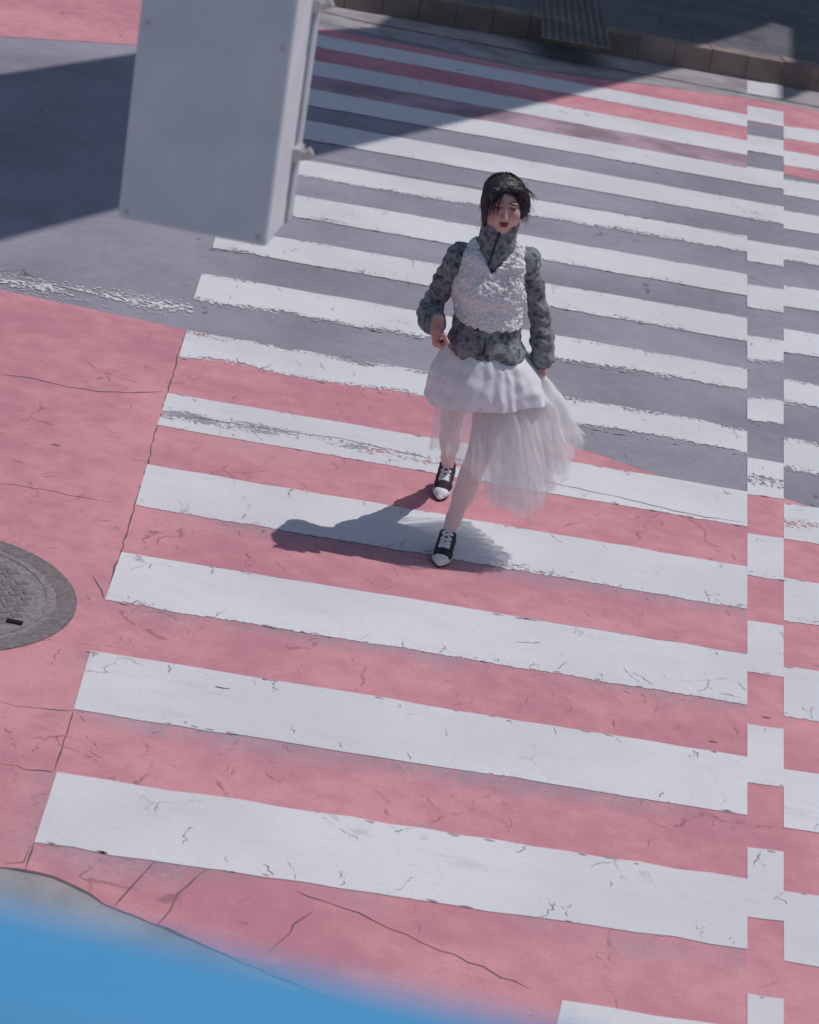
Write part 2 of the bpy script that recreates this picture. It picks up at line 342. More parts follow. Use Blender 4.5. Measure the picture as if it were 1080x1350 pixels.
# many short jagged cracks and chipped rims of the stripes and of the pink coating
def jag(p, ang, n, step, wd, z, r, wob=.55):
    P = [np.array(p)]; a = ang
    for k in range(n): a = ang + (1 if k % 2 else -1) * abs(r.normal(.35, wob)); P.append(P[-1] + step * r.uniform(.6, 1.3) * np.array([math.cos(a), math.sin(a)]))
    P = np.array(P); t = np.gradient(P, axis=0); t /= np.linalg.norm(t, axis=1)[:, None] + 1e-9; nr = np.stack([-t[:, 1], t[:, 0]], 1); V = []; F = []
    hw = wd * .62 * r.uniform(.15, 1.0, len(P)) ** 1.3; hw[0] *= .4; hw[-1] = .0003
    for q, m, h in zip(P, nr, hw): V += [(q[0] + m[0] * h, q[1] + m[1] * h, z), (q[0] - m[0] * h, q[1] - m[1] * h, z)]
    for k in range(n):
        if r.random() < .14: continue
        F.append((2 * k, 2 * k + 1, 2 * k + 3, 2 * k + 2))
    return V, F
def chip(p, rad, z, r):
    n = 6; V = [(p[0] + rad * (2.2 if k % 3 == 0 else 1) * r.uniform(.5, 1.2) * math.cos(2 * math.pi * k / n), p[1] + rad * r.uniform(.4, .9) * math.sin(2 * math.pi * k / n), z) for k in range(n)]
    return V, [tuple(range(n))]
rc = np.random.default_rng(42); gw = []; gp = []; gc = []
def crack_up(a, b, c, d, dens):
    L_ = np.linalg.norm(b - a)
    for k in range(int(L_ * 8 * dens)):
        u = rc.random(); e = rc.random(); v = 0.03 if e < .36 else (.97 if e < .72 else rc.uniform(.1, .9)); q = (a + (b - a) * u) * (1 - v) + (c + (d - c) * u) * v; down = (c - a) / np.linalg.norm(c - a); sg = 1 if v < .5 else -1
        an = math.atan2(down[1] * sg, down[0] * sg) + rc.normal(0, .35)
        n = rc.integers(3, 7) if rc.random() < .8 else rc.integers(7, 12); x = jag(q[:2], an, n, .018, rc.uniform(.0018, .0046), .0058, rc); gw.append(x)
        if rc.random() < .35 and n > 4: gw.append(jag(np.array(x[0][2 * (n // 2)])[:2], an + rc.choice([-1, 1]) * .9, rc.integers(2, 5), .022, .0025, .0058, rc))
    for k in range(int(L_ * 9 * dens)):
        u = rc.random(); v = rc.choice([rc.uniform(.0, .03), rc.uniform(.97, 1.0)]); q = (a + (b - a) * u) * (1 - v) + (c + (d - c) * u) * v; gc.append(chip(q, rc.uniform(.004, .013), .0054, rc))
for i, (a, b, yt, yb) in enumerate(T['main']): crack_up(GP(*a), GP(985, yt), GP(*b), GP(985, yb), (.5, .5, .5, .6, .8, .9, 1.2, 1.4, 1.5, 1., 1., 1.1, .9, .8)[i])
for i, (a, b, c, d) in enumerate(T['right']): crack_up(GP(1033, a), GP(1100, a + (b - a) * 1.4), GP(1033, c), GP(1100, c + (d - c) * 1.4), 1.)
for i, (a, b, c, d) in enumerate(T['strip']): crack_up(GP(985, a), GP(1033, b), GP(985, c), GP(1033, d), 1.)
for i in range(8, 13):
    a, b, yt, yb = T['main'][i]; a2, b2, yt2, yb2 = T['main'][i + 1]; A0, A1, B0, B1 = GP(*b), GP(985, yb), GP(*a2), GP(985, yt2)
    for k in range(26):
        u = rc.random(); v = rc.random() ** 1.3; q = (A0 + (A1 - A0) * u) * (1 - v) + (B0 + (B1 - B0) * u) * v; gp.append(jag(q[:2], -math.pi / 2 + rc.normal(0, .5), rc.integers(3, 9), .02, rc.uniform(.0016, .004), .0036, rc))
for k in range(70):
    q = GP(rc.uniform(-20, 200), rc.uniform(420, 1130)); gp.append(jag(q[:2], rc.uniform(-3.1, 3.1), rc.integers(3, 8), .026, rc.uniform(.0014, .0034), .0036, rc))
MAT['hair_crack'] = m_plain('fine_crack', (.235, .21, .245), .9); MAT['pink_crack'] = m_plain('fine_pink_crack', (.37, .155, .185), .9); MAT['chip'] = m_plain('chipped_rim', (.40, .32, .36), .9)
for nm, g_, mt in (('fine_stripe_cracks', gw, 'hair_crack'), ('fine_pink_cracks', gp, 'pink_crack'), ('chipped_stripe_rims', gc, 'chip')):
    V, F = join_geo(g_); structure(mesh_obj(nm, V, F, MAT[mt]))

# far kerb
def kerb(name, pix, mat, h=.19, dep=.22, stones=.3):
    P = np.array([GP(*p)[:2] for p in pix]); bm = bmesh.new()
    seg = np.linalg.norm(np.diff(P, axis=0), axis=1); cum = np.r_[0, np.cumsum(seg)]
    n = max(1, int(cum[-1] / stones)); r = np.random.default_rng(int(abs(P[0][0]) * 100))
    at = lambda s: np.array([np.interp(s, cum, P[:, 0]), np.interp(s, cum, P[:, 1])])
    for k in range(n):
        a = at(cum[-1] * k / n + .002); b = at(cum[-1] * (k + 1) / n - .002); t = (b - a) / np.linalg.norm(b - a); nr = np.array([-t[1], t[0]])
        hh = h + r.normal(0, .003); ff = r.normal(0, .003)
        q = [a + nr * ff, b + nr * ff, b + nr * dep, a + nr * dep]
        lo = [bm.verts.new((x[0], x[1], 0.002)) for x in q]; hi = [bm.verts.new((x[0] + nr[0] * .02 * (i < 2), x[1] + nr[1] * .02 * (i < 2), hh)) for i, x in enumerate(q)]
        bm.faces.new(lo[::-1]); bm.faces.new(hi)
        for i in range(4): bm.faces.new((lo[i], lo[(i + 1) % 4], hi[(i + 1) % 4], hi[i]))
    return structure(bm_obj(name, bm, mat, bevel=.008, segs=1))
kl = [(-300, -125), (200, -38), (400, 2), (511, 21), (700, 53), (862, 83), (985, 105), (1080, 122), (1400, 181)]
kerb('far_kerb', kl, MAT['kerb'])
# pavement behind the kerb
pk = [(-300, -125), (200, -38), (511, 21), (700, 53), (862, 83), (985, 105), (1080, 122), (1400, 181)]
W_ = [GP(*p)[:2] for p in pk]; W_ = [(-90, W_[0][1])] + [(x, y + .22) for x, y in W_] + [(90, W_[-1][1]), (90, 160), (-90, 160)]
pv = poly('pavement', None, MAT['paver'], .175, W_)
bm = bmesh.new(); bm.from_mesh(pv.data); r_ = bmesh.ops.extrude_face_region(bm, geom=bm.faces[:])
for v in r_['geom']:
    if isinstance(v, bmesh.types.BMVert): v.co.z = -.02
bmesh.ops.recalc_face_normals(bm, faces=bm.faces); bm.to_mesh(pv.data); bm.free()

# tactile guide strip on the pavement
def tactile():
    a, b = GP(722, 57, .19), GP(812, 72, .19); o = thing('tactile_paving', 'ribbed brown tactile guide strip running back across the dark pavement', 'tactile paving', (a[0], a[1], .18))
    t = (b - a)[:2] / np.linalg.norm((b - a)[:2]); nr = np.array([-t[1], t[0]]); wd = np.linalg.norm((b - a)[:2])
    d2 = GP(790, -40, .19)[:2] - GP(805, 40, .19)[:2]; d2 /= np.linalg.norm(d2)
    bm = bmesh.new()
    def slab(u0, u1, v0, v1, z0, z1):
        q = [t * u0 + d2 * v0, t * u1 + d2 * v0, t * u1 + d2 * v1, t * u0 + d2 * v1]; q = [x + nr * .24 for x in q]
        lo = [bm.verts.new((x[0], x[1], z0)) for x in q]; hi = [bm.verts.new((x[0], x[1], z1)) for x in q]
        bm.faces.new(hi)
        for i in range(4): bm.faces.new((lo[i], lo[(i + 1) % 4], hi[(i + 1) % 4], hi[i]))
    slab(0, wd, 0, 8, -.003, .004); bm_obj('base_tile', bm, MAT['tactile'], o)
    bm = bmesh.new()
    for k in range(9):
        u = (k + .5) * wd / 9
        for j in range(26): slab(u - .018, u + .018, j * .3 + .01, j * .3 + .29, .002, .012)
    bm_obj('guide_bars', bm, MAT['kerb_dark'], o)
tactile()

# manhole
def manhole():
    c = (-1.64, 8.25); R = .512; o = thing('manhole_cover', 'round grey iron manhole cover set in the pink road by the left edge', 'manhole cover', (c[0], c[1], 0))
    def ring(r0, r1, z0, z1, n=72):
        bm = bmesh.new(); L = []
        for r, z in ((r0, z0), (r0, z1), (r1, z1), (r1, z0)): L.append([bm.verts.new((r * math.cos(2 * math.pi * k / n), r * math.sin(2 * math.pi * k / n), z)) for k in range(n)])
        for i in range(3):
            for k in range(n): bm.faces.new((L[i][k], L[i][(k + 1) % n], L[i + 1][(k + 1) % n], L[i + 1][k]))
        return bm
    bm_obj('frame', ring(R - .075, R, .002, .0068), MAT['iron_dark'], o)
    bm = bmesh.new(); bmesh.ops.create_circle(bm, cap_ends=True, segments=72, radius=R - .075)
    for v in bm.verts: v.co.z = .006
    lid = bm_obj('lid', bm, MAT['iron'], o)
    b2 = ring(R - .112, R - .100, .006, .0085); bm_obj('lid_rim', b2, MAT['iron'], lid)
    bm = bmesh.new(); g = .043; a = math.radians(32); Rm = Matrix.Rotation(a, 4, 'Z')
    for i in range(-12, 13):
        for j in range(-12, 13):
            x, y = (i + .5 * (j % 2)) * g * 1.25, j * g; p = Rm @ Vector((x, y, 0))
            if p.length > R - .165: continue
            lw = .4 + .06 * math.sin(i * 3.1 + j * 7.7)
            box_bm(bm, (x - g * 1.25 * lw, y - g * lw, .005), (x + g * 1.25 * lw, y + g * lw, .009), Rm)
    bm_obj('lid_pattern', bm, MAT['iron_dark'], lid, bevel=.002, segs=1)
    p = GP(19, 823); bm = bmesh.new(); box_bm(bm, (p[0] - c[0] - .03, p[1] - c[1] - .012, .011), (p[0] - c[0] + .03, p[1] - c[1] + .012, .0135)); bm_obj('lift_slot', bm, MAT['hole'], lid)
manhole()
# specks of litter on the road
V = []; F = []
for (px, py, sx) in [(75, 588, .025), (606, 93, .04), (940, 979, .022), (1010, 947, .022), (290, 908, .02), (700, 1340, .01)]:
    p = GP(px, py); b = len(V); r = np.random.default_rng(px)
    for k in range(7):
        t = 2 * math.pi * k / 7; V.append((p[0] + math.cos(t) * sx * (.8 + .4 * r.random()), p[1] + math.sin(t) * sx * .16 * (.7 + .6 * r.random()), .0062))
    F.append(tuple(range(b, b + 7)))
structure(mesh_obj('road_stains', V, F, MAT['pebble']))

# ------------------------------------------------------------------ unseen overhead slab, added and outlined to cast the road's shade
def shade_caster():
    o = thing('overhead_shade_caster', 'unseen overhead slab added to cast the shade across the road', 'shade_caster', (8, 30, 0))
    zb = 9.0; mat = m_plain('shade_caster_paint', (.42, .43, .45), .6, 0, .08, 4)
    def up(px, py): p = GP(px, py)[:2]; return p - SH * zb
    low = [(-2600, 1010), (0, 318), (160, 275), (400, 210), (700, 140), (900, 90), (985, 63), (1005, 54), (1033, 62), (1033, 133), (1050, 128), (1080, 113), (1200, 60)]
    upx = [(545, -40), (540, 6), (500, 37), (415, 41), (180, 72), (0, 100), (-2600, 480)]
    P = [up(*p) for p in low] + [np.array([16., 46.]), np.array([2., 46.])] + [up(*p) for p in upx]
    P = [p for p in P]
    bm = bmesh.new(); L = [bm.verts.new((p[0] - 8, p[1] - 30, zb)) for p in P]; f = bm.faces.new(L)
    r = bmesh.ops.extrude_face_region(bm, geom=[f])
    for v in r['geom']:
        if isinstance(v, bmesh.types.BMVert): v.co.z += .12
    bmesh.ops.triangulate(bm, faces=[x for x in bm.faces if len(x.verts) > 4]); bm_obj('shade_slab', bm, mat, o)
    for (x, y) in ((13, 44), (6, 45), (10, 33)):
        bm = bmesh.new(); bmesh.ops.create_cone(bm, cap_ends=True, segments=24, radius1=.3, radius2=.3, depth=zb)
        for v in bm.verts: v.co += Vector((x - 8, y - 30, zb / 2 - .001))
        bm_obj('caster_pier', bm, mat, o)
    e = up(-2600, 745) + np.array([.3, .2]); bm = bmesh.new(); bmesh.ops.create_cone(bm, cap_ends=True, segments=24, radius1=.25, radius2=.25, depth=zb)
    for v in bm.verts: v.co += Vector((e[0] - 8, e[1] - 30, zb / 2 - .001))
    bm_obj('caster_pier', bm, mat, o)
shade_caster()

# ------------------------------------------------------------------ signal housing seen from the back
def signal():
    D = 5.5
    grey = m_plain('grey_signal_paint', (.80, .78, .80), .45, 0, .05, 6, 0, .4)
    lite = m_plain('pale_signal_paint', (.62, .62, .66), .4, 0, .05, 8, 0, .4); dark = m_plain('black_gasket', (.03, .03, .035), .6); steel = m_plain('zinc_latch', (.62, .58, .58), .35, .4, .1, 40)
    c0 = YP(252, 308, D); xl = YP(152, 285, D)[0]; xr = YP(356, 300, D)[0]; wid = xr - xl; zb = c0[2]; hgt = .95; dep = .27
    o = thing('pedestrian_signal', 'grey pedestrian signal box seen from behind, hanging over the crossing', 'traffic signal', (c0[0], D, zb))
    o.rotation_euler = (0, math.radians(-2.2), math.radians(-5))
    # body: back shell
    bm = bmesh.new(); box_bm(bm, (-wid / 2, 0, 0), (wid / 2, dep * .74, hgt)); bm_obj('body', bm, grey, o, bevel=.012, segs=3, smooth=False)
    for (x, z) in ((-wid / 2 + .022, .022), (wid / 2 - .022, .022), (-wid / 2 + .022, .46), (wid / 2 - .022, .46)):
        v, f = tube_geo([(x, .002, z), (x, -.003, z)], .0055, 10); mesh_obj('screw', v, f, steel, o)
    bm = bmesh.new(); box_bm(bm, (-wid / 2 + .012, dep * .74, .014), (wid / 2 - .004, dep * .79, hgt - .014)); bm_obj('gasket', bm, dark, o)
    bm = bmesh.new(); box_bm(bm, (-wid / 2 - .004, dep * .79, -.002), (wid / 2 + .006, dep, hgt + .002)); dr = bm_obj('door', bm, lite, o, bevel=.012, segs=2)
    for z0 in (.50, .955):
        bm = bmesh.new(); box_bm(bm, (-wid / 2 + .05, dep - .002, hgt * z0), (wid / 2 - .05, dep + .16, hgt * z0 + .015)); bm_obj('visor', bm, dark, dr)
    for zz in (.185, .535):
        bm = bmesh.new(); box_bm(bm, (wid / 2 - .004, dep * .66, zz - .022), (wid / 2 + .018, dep * .88, zz + .012)); l = bm_obj('latch', bm, steel, o, bevel=.006, segs=2)
        v, f = tube_geo([(wid / 2 + .016, dep * .76, zz - .012), (wid / 2 + .04, dep * .76, zz + .004)], .011, 10); mesh_obj('latch_bolt', v, f, steel, l)
    # arms to the pole left of the picture
    v1, f1 = tube_geo([(-wid / 2 - .5, dep * .4, hgt * .84), (-wid / 2 + .01, dep * .4, hgt * .84)], .024, 12); mesh_obj('mounting_arm', v1, f1, lite, o, smooth=True)
    pb = thing('signal_pole', 'pale steel pole that carries the pedestrian signal', 'pole', (c0[0] - wid / 2 - .52, D + dep * .4, 0))
    v, f = tube_geo([(0, 0, 0), (0, 0, .1), (0, 0, 4.4)], [.07, .06, .055], 20); mesh_obj('shaft', v, f, lite, pb, smooth=True)
    v, f = tube_geo([(0, 0, 0), (0, 0, .03)], .14, 20); mesh_obj('base_plate', v, f, lite, pb)
signal()

# ------------------------------------------------------------------ blue rail near the camera
def railing():
    blue = m_plain('blue_rail_paint', (.07, .30, .56), .4, 0, .04, 5, 0, .4)
    Y = .62; a = YP(0, 1220, Y); b = YP(740, 1366, Y); d = b - a; d[1] = -.02; r = .075
    e0 = a - d * 2.2; e1 = b + d * 3.0
    o = thing('blue_railing', 'blurred blue footbridge handrail across the near left corner', 'railing', (float(e0[0]), float(e0[1]), 0))
    O = np.array([e0[0], e0[1], 0])
    off = np.array([0, -.0, -r / math.cos(.39) - .0])
    P = [e0 + off - O, a + off - O, b + off - O + np.array([0, 0, -.006]), e1 + off - O + np.array([0, 0, -.03])]
    v, f = tube_geo(P, r, 24); mesh_obj('top_rail', v, f, blue, o, smooth=True)
    low = [p - np.array([0, 0, .9]) for p in P]; v, f = tube_geo(low, .025, 14); mesh_obj('bottom_rail', v, f, blue, o, smooth=True)
    for s in np.linspace(0, 1, 16):
        q = P[0] + (P[-1] - P[0]) * s; v, f = tube_geo([q + (0, 0, -r * .5), q + (0, 0, -1.05)], .012, 10); mesh_obj('baluster', v, f, blue, o, smooth=True)
    z = float(e0[2]) - 1.06
    bm = bmesh.new(); box_bm(bm, (-6, -2.0, z - .25), (6, float(Y) + .25, z)); d_ = structure(bm_obj('footbridge_deck', bm, MAT['concrete']))
railing()

# ------------------------------------------------------------------ implicit-surface modelling (numpy)
_lat = np.random.default_rng(3).random((32, 32, 32)).astype(np.float32)
def vnoise(P, f):
    q = P * f; i = np.floor(q).astype(int); u = q - i; u = u * u * (3 - 2 * u); out = 0
    for dx in (0, 1):
        for dy in (0, 1):
            for dz in (0, 1):
                wgt = (u[..., 0] if dx else 1 - u[..., 0]) * (u[..., 1] if dy else 1 - u[..., 1]) * (u[..., 2] if dz else 1 - u[..., 2])
                out = out + wgt * _lat[(i[..., 0] + dx) & 31, (i[..., 1] + dy) & 31, (i[..., 2] + dz) & 31]
    return out - .5
class Field:
    def __init__(s, lo, hi, res):
        s.lo = np.array(lo, float); s.res = res; s.n = np.ceil((np.array(hi) - s.lo) / res).astype(int) + 1
        s.D = np.full(s.n, .5, np.float32)
    def _box(s, lo, hi):
        a = np.clip(np.floor((np.array(lo) - s.lo) / s.res).astype(int), 0, s.n - 1); b = np.clip(np.ceil((np.array(hi) - s.lo) / s.res).astype(int) + 1, 1, s.n)
        sl = tuple(slice(int(p), int(q)) for p, q in zip(a, b))
        ax = [s.lo[i] + s.res * np.arange(sl[i].start, sl[i].stop, dtype=np.float32) for i in range(3)]
        return sl, np.stack(np.meshgrid(*ax, indexing='ij'), -1)
    def put(s, fn, lo, hi, k=.01, op='u'):
        m = k + .02; sl, P = s._box(np.array(lo) - m, np.array(hi) + m)
        if P.size == 0: return
        d = fn(P).astype(np.float32); D = s.D[sl]
        if op == 'u':
            h = np.clip(.5 + .5 * (D - d) / k, 0, 1); s.D[sl] = D * (1 - h) + d * h - k * h * (1 - h)
        else:
            h = np.clip(.5 - .5 * (D + d) / k, 0, 1); s.D[sl] = D * (1 - h) + (-d) * h + k * h * (1 - h)
    def cone(s, a, b, ra, rb, k=.012, op='u'):
        a = np.array(a, float); b = np.array(b, float); ba = b - a; L2 = ba @ ba
        def fn(P):
            t = np.clip(((P - a) @ ba) / L2, 0, 1); return np.linalg.norm(P - a - t[..., None] * ba, axis=-1) - (ra + (rb - ra) * t)
        m = max(ra, rb); s.put(fn, np.minimum(a, b) - m, np.maximum(a, b) + m, k, op)
    def chain(s, pts, rad, k=.012):
        for i in range(len(pts) - 1): s.cone(pts[i], pts[i + 1], rad[i], rad[i + 1], k)
    def ell(s, c, r, k=.012, op='u', R=None):
        c = np.array(c, float); r = np.array(r, float)
        def fn(P):
            q = P - c
            if R is not None: q = q @ R
            k0 = np.linalg.norm(q / r, axis=-1); k1 = np.linalg.norm(q / (r * r), axis=-1) + 1e-6
            return k0 * (k0 - 1) / k1
        m = r.max() if R is not None else r; s.put(fn, c - m, c + m, k, op)
    def displace(s, fn):
        sl = np.abs(s.D) < .04; idx = np.argwhere(sl); P = s.lo + s.res * idx; s.D[sl] += fn(P).astype(np.float32)
    def mesh(s):
        D = s.D; neg = D < 0; nx, ny, nz = D.shape
        cnt = np.zeros((nx - 1, ny - 1, nz - 1), np.int8)
        for dx in (0, 1):
            for dy in (0, 1):
                for dz in (0, 1): cnt += neg[dx:nx - 1 + dx, dy:ny - 1 + dy, dz:nz - 1 + dz]
        act = np.argwhere((cnt > 0) & (cnt < 8)); m = len(act); vid = np.full(cnt.shape, -1, np.int32); vid[tuple(act.T)] = np.arange(m)
        acc = np.zeros((m, 3)); num = np.zeros(m); cor = np.array([(i >> 2 & 1, i >> 1 & 1, i & 1) for i in range(8)])
        val = [D[tuple((act + c).T)] for c in cor]
        for i in range(8):
            for j in range(i + 1, 8):
                if np.abs(cor[i] - cor[j]).sum() != 1: continue
                a, b = val[i], val[j]; cr = (a < 0) != (b < 0); t = np.where(cr, a / np.where(cr, a - b, 1), 0)
                acc += np.where(cr[:, None], cor[i] + t[:, None] * (cor[j] - cor[i]), 0); num += cr
        V = s.lo + s.res * (act + acc / num[:, None]); F = []
        for ax in range(3):
            sl0 = [slice(None)] * 3; sl1 = [slice(None)] * 3; sl0[ax] = slice(0, -1); sl1[ax] = slice(1, None)
            a = neg[tuple(sl0)]; b = neg[tuple(sl1)]; e = np.argwhere(a != b); u, v = [(1, 2), (2, 0), (0, 1)][ax]
            ok = (e[:, u] > 0) & (e[:, v] > 0) & (e[:, u] < cnt.shape[u]) & (e[:, v] < cnt.shape[v]) & (e[:, ax] < cnt.shape[ax]); e = e[ok]
            du = np.eye(3, dtype=int)[u]; dv = np.eye(3, dtype=int)[v]
            q = np.stack([vid[tuple((e - du - dv).T)], vid[tuple((e - dv).T)], vid[tuple(e.T)], vid[tuple((e - du).T)]], 1)
            fl = ~a[tuple(e.T)]; q[fl] = q[fl][:, ::-1]; F.append(q)
        F = np.concatenate(F); return V, F[(F >= 0).all(1)]
def fast_mesh(name, V, F, mat, parent=None, col=None, smooth=True, relax=0):
    V = np.asarray(V, np.float32); F = np.asarray(F, np.int32)
    if relax:
        E = np.concatenate([F[:, [0, 1]], F[:, [1, 2]], F[:, [2, 3]], F[:, [3, 0]]])
        for _ in range(relax):
            S = np.zeros_like(V); n = np.zeros(len(V)); np.add.at(S, E[:, 0], V[E[:, 1]]); np.add.at(n, E[:, 0], 1); np.add.at(S, E[:, 1], V[E[:, 0]]); np.add.at(n, E[:, 1], 1)
            V = V * .5 + .5 * S / n[:, None].clip(1); V = V.astype(np.float32)
    me = bpy.data.meshes.new(name); me.vertices.add(len(V)); me.vertices.foreach_set('co', V.ravel())
    me.loops.add(F.size); me.loops.foreach_set('vertex_index', F.ravel()); me.polygons.add(len(F)); me.polygons.foreach_set('loop_start', np.arange(0, F.size, 4, dtype=np.int32)); me.polygons.foreach_set('loop_total', np.full(len(F), 4, np.int32))
    me.update(calc_edges=True); me.validate()
    if smooth: me.polygons.foreach_set('use_smooth', [True] * len(me.polygons))
    if col is not None:
        a = me.color_attributes.new('tint', 'FLOAT_COLOR', 'POINT'); a.data.foreach_set('color', np.c_[col, np.ones(len(col))].astype(np.float32).ravel())
    me.materials.append(mat); o = bpy.data.objects.new(name, me); COL.objects.link(o)
    if parent: o.parent = parent
    return o

# ------------------------------------------------------------------ the person
OX, OY = 0.17, 9.62
def L(px, py, dy): return YP(px, py, OY + dy) - np.array([OX, OY, 0])
def A(*v): return np.array(v, float)
person = thing('person', 'black-haired woman in white fleece vest, grey jacket and white tulle skirt crossing the stripes', 'person', (OX, OY, 0))

def m_skin():
    m, t, b, o = new_mat('skin'); N = NT(t)
    a = N.n('ShaderNodeAttribute', attribute_name='tint'); n = N.noise(N.obj(), 45, 4)
    c = N.mix(N.ss(n, .3, .7, 0, .12), a.outputs['Color'], (.45, .2, .18)); N.link(c, b.inputs['Base Color']); b.inputs['Roughness'].default_value = .5
    b.inputs['Subsurface Weight'].default_value = .12; b.inputs['Subsurface Radius'].default_value = (.01, .004, .002); b.inputs['Subsurface Scale'].default_value = .5; return m
def m_jacket():
    m, t, b, o = new_mat('mottled_grey_fleece'); N = NT(t); P = N.obj()
    n1 = N.noise(P, 26, 5, .6, .6); n2 = N.noise(N.mapping(P, (1, 1, 2.2)), 55, 4, .6); n3 = N.noise(P, 150, 3)
    v = N.n('ShaderNodeTexVoronoi'); N.link(P, v.inputs['Vector']); v.inputs['Scale'].default_value = 38
    f = N.math('ADD', N.math('MULTIPLY', n1, .55), N.math('ADD', N.math('MULTIPLY', n2, .3), N.math('MULTIPLY', v.outputs['Distance'], .25)))
    c = N.mix(N.ss(f, .40, .64), (.045, .062, .075), (.27, .275, .30)); c = N.mix(N.ss(n1, .55, .7, 0, .5), c, (.16, .135, .15))
    N.link(c, b.inputs['Base Color']); b.inputs['Roughness'].default_value = .95; b.inputs['Sheen Weight'].default_value = .25
    N.bump(N.math('ADD', n3, N.math('MULTIPLY', n2, 1.2)), .6, .006, b); return m
def m_fluff():
    m, t, b, o = new_mat('white_curly_fleece'); N = NT(t); P = N.obj()
    v = N.n('ShaderNodeTexVoronoi', feature='SMOOTH_F1'); N.link(N.mapping(P, (1, 1, 1)), v.inputs['Vector']); v.inputs['Scale'].default_value = 75
    n = N.noise(P, 120, 4); N.link(N.mix(N.ss(N.noise(P, 18, 3), .3, .7), (.88, .84, .86), (.92, .90, .90)), b.inputs['Base Color'])
    b.inputs['Roughness'].default_value = 1; b.inputs['Sheen Weight'].default_value = .3
    N.bump(N.math('SUBTRACT', n, v.outputs['Distance']), .9, .012, b); return m
def m_tulle():
    m, t, b, out = new_mat('white_tulle'); N = NT(t)
    uv = N.n('ShaderNodeTexCoord').outputs['UV']; sep = N.n('ShaderNodeSeparateXYZ'); N.link(uv, sep.inputs[0])
    st = N.noise(N.mapping(uv, (26, 1.0, 1)), 3.0, 3, .55)
    den = N.n('ShaderNodeAttribute', attribute_name='tint').outputs['Fac']
    al = N.math('MULTIPLY', den, N.ss(st, .25, .75, .85, 1.12), clamp=True)
    d = N.n('ShaderNodeBsdfDiffuse'); d.inputs[0].default_value = (.93, .93, .93, 1); tl = N.n('ShaderNodeBsdfTranslucent'); tl.inputs[0].default_value = (.95, .95, .95, 1)
    m1 = N.n('ShaderNodeMixShader'); m1.inputs[0].default_value = .62; N.link(d.outputs[0], m1.inputs[1]); N.link(tl.outputs[0], m1.inputs[2])
    tr = N.n('ShaderNodeBsdfTransparent'); m2 = N.n('ShaderNodeMixShader'); N.link(al, m2.inputs[0]); N.link(tr.outputs[0], m2.inputs[1]); N.link(m1.outputs[0], m2.inputs[2])
    N.link(m2.outputs[0], out.inputs[0]); return m
def m_satin():
    m, t, b, o = new_mat('white_satin'); N = NT(t); b.inputs['Base Color'].default_value = (.80, .78, .81, 1); b.inputs['Roughness'].default_value = .38; b.inputs['Specular IOR Level'].default_value = .5; b.inputs['Sheen Weight'].default_value = .2
    N.bump(N.noise(N.mapping(N.obj(), (14, 14, 2)), 1.2, 3), .4, .02, b); return m
def m_hair():
    m, t, b, o = new_mat('black_hair'); N = NT(t); P = N.obj()
    n = N.noise(N.mapping(P, (70, 70, 9)), 1.5, 4); N.link(N.mix(N.ss(n, .35, .7), (.026, .023, .028), (.058, .051, .056)), b.inputs['Base Color']); b.inputs['Roughness'].default_value = .42
    N.bump(n, .25, .003, b); return m
SKIN, JACK, FLUFF, TULLE, SATIN, HAIR = m_skin(), m_jacket(), m_fluff(), m_tulle(), m_satin(), m_hair()
BLACKC = m_plain('black_canvas', (.045, .036, .050), .85, 0, .3, 80, .3); RUB = m_plain('white_rubber', (.78, .77, .78), .5, 0, .04, 30); LACE = m_plain('white_lace', (.78, .76, .78), .8, 0, .05, 90); ZIP = m_plain('black_zip', (.015, .018, .022), .5)

# joints (person space: x to the picture's right, -y towards the camera)
hipR, hipL = A(-.075, .06, .80), A(.08, .0, .80)
kneR, kneL = A(-.072, .30, .43), A(.058, -.12, .455)
ankR, ankL = A(-.047, .60, .110), A(.003, -.085, .085)
shR, shL = A(-.180, .0, 1.232), A(.085, .0, 1.272)
elR, elL = L(566, 410, .05), L(711, 412, .05)
wrR, wrL = L(577, 428, -.12), L(711, 482, .02)
neckb = A(-.05, .005, 1.29); HC = A(-.052, -.03, 1.492)
hy, hp, hr = math.radians(9), math.radians(8), math.radians(-5)   # yaw to the picture's right, nod, roll
HR = np.array((Matrix.Rotation(hy, 3, 'Z') @ Matrix.Rotation(hp, 3, 'X') @ Matrix.Rotation(hr, 3, 'Y')))
HS = .96
def H(x, y, z): return HC + HS * (HR @ A(x, y, z))

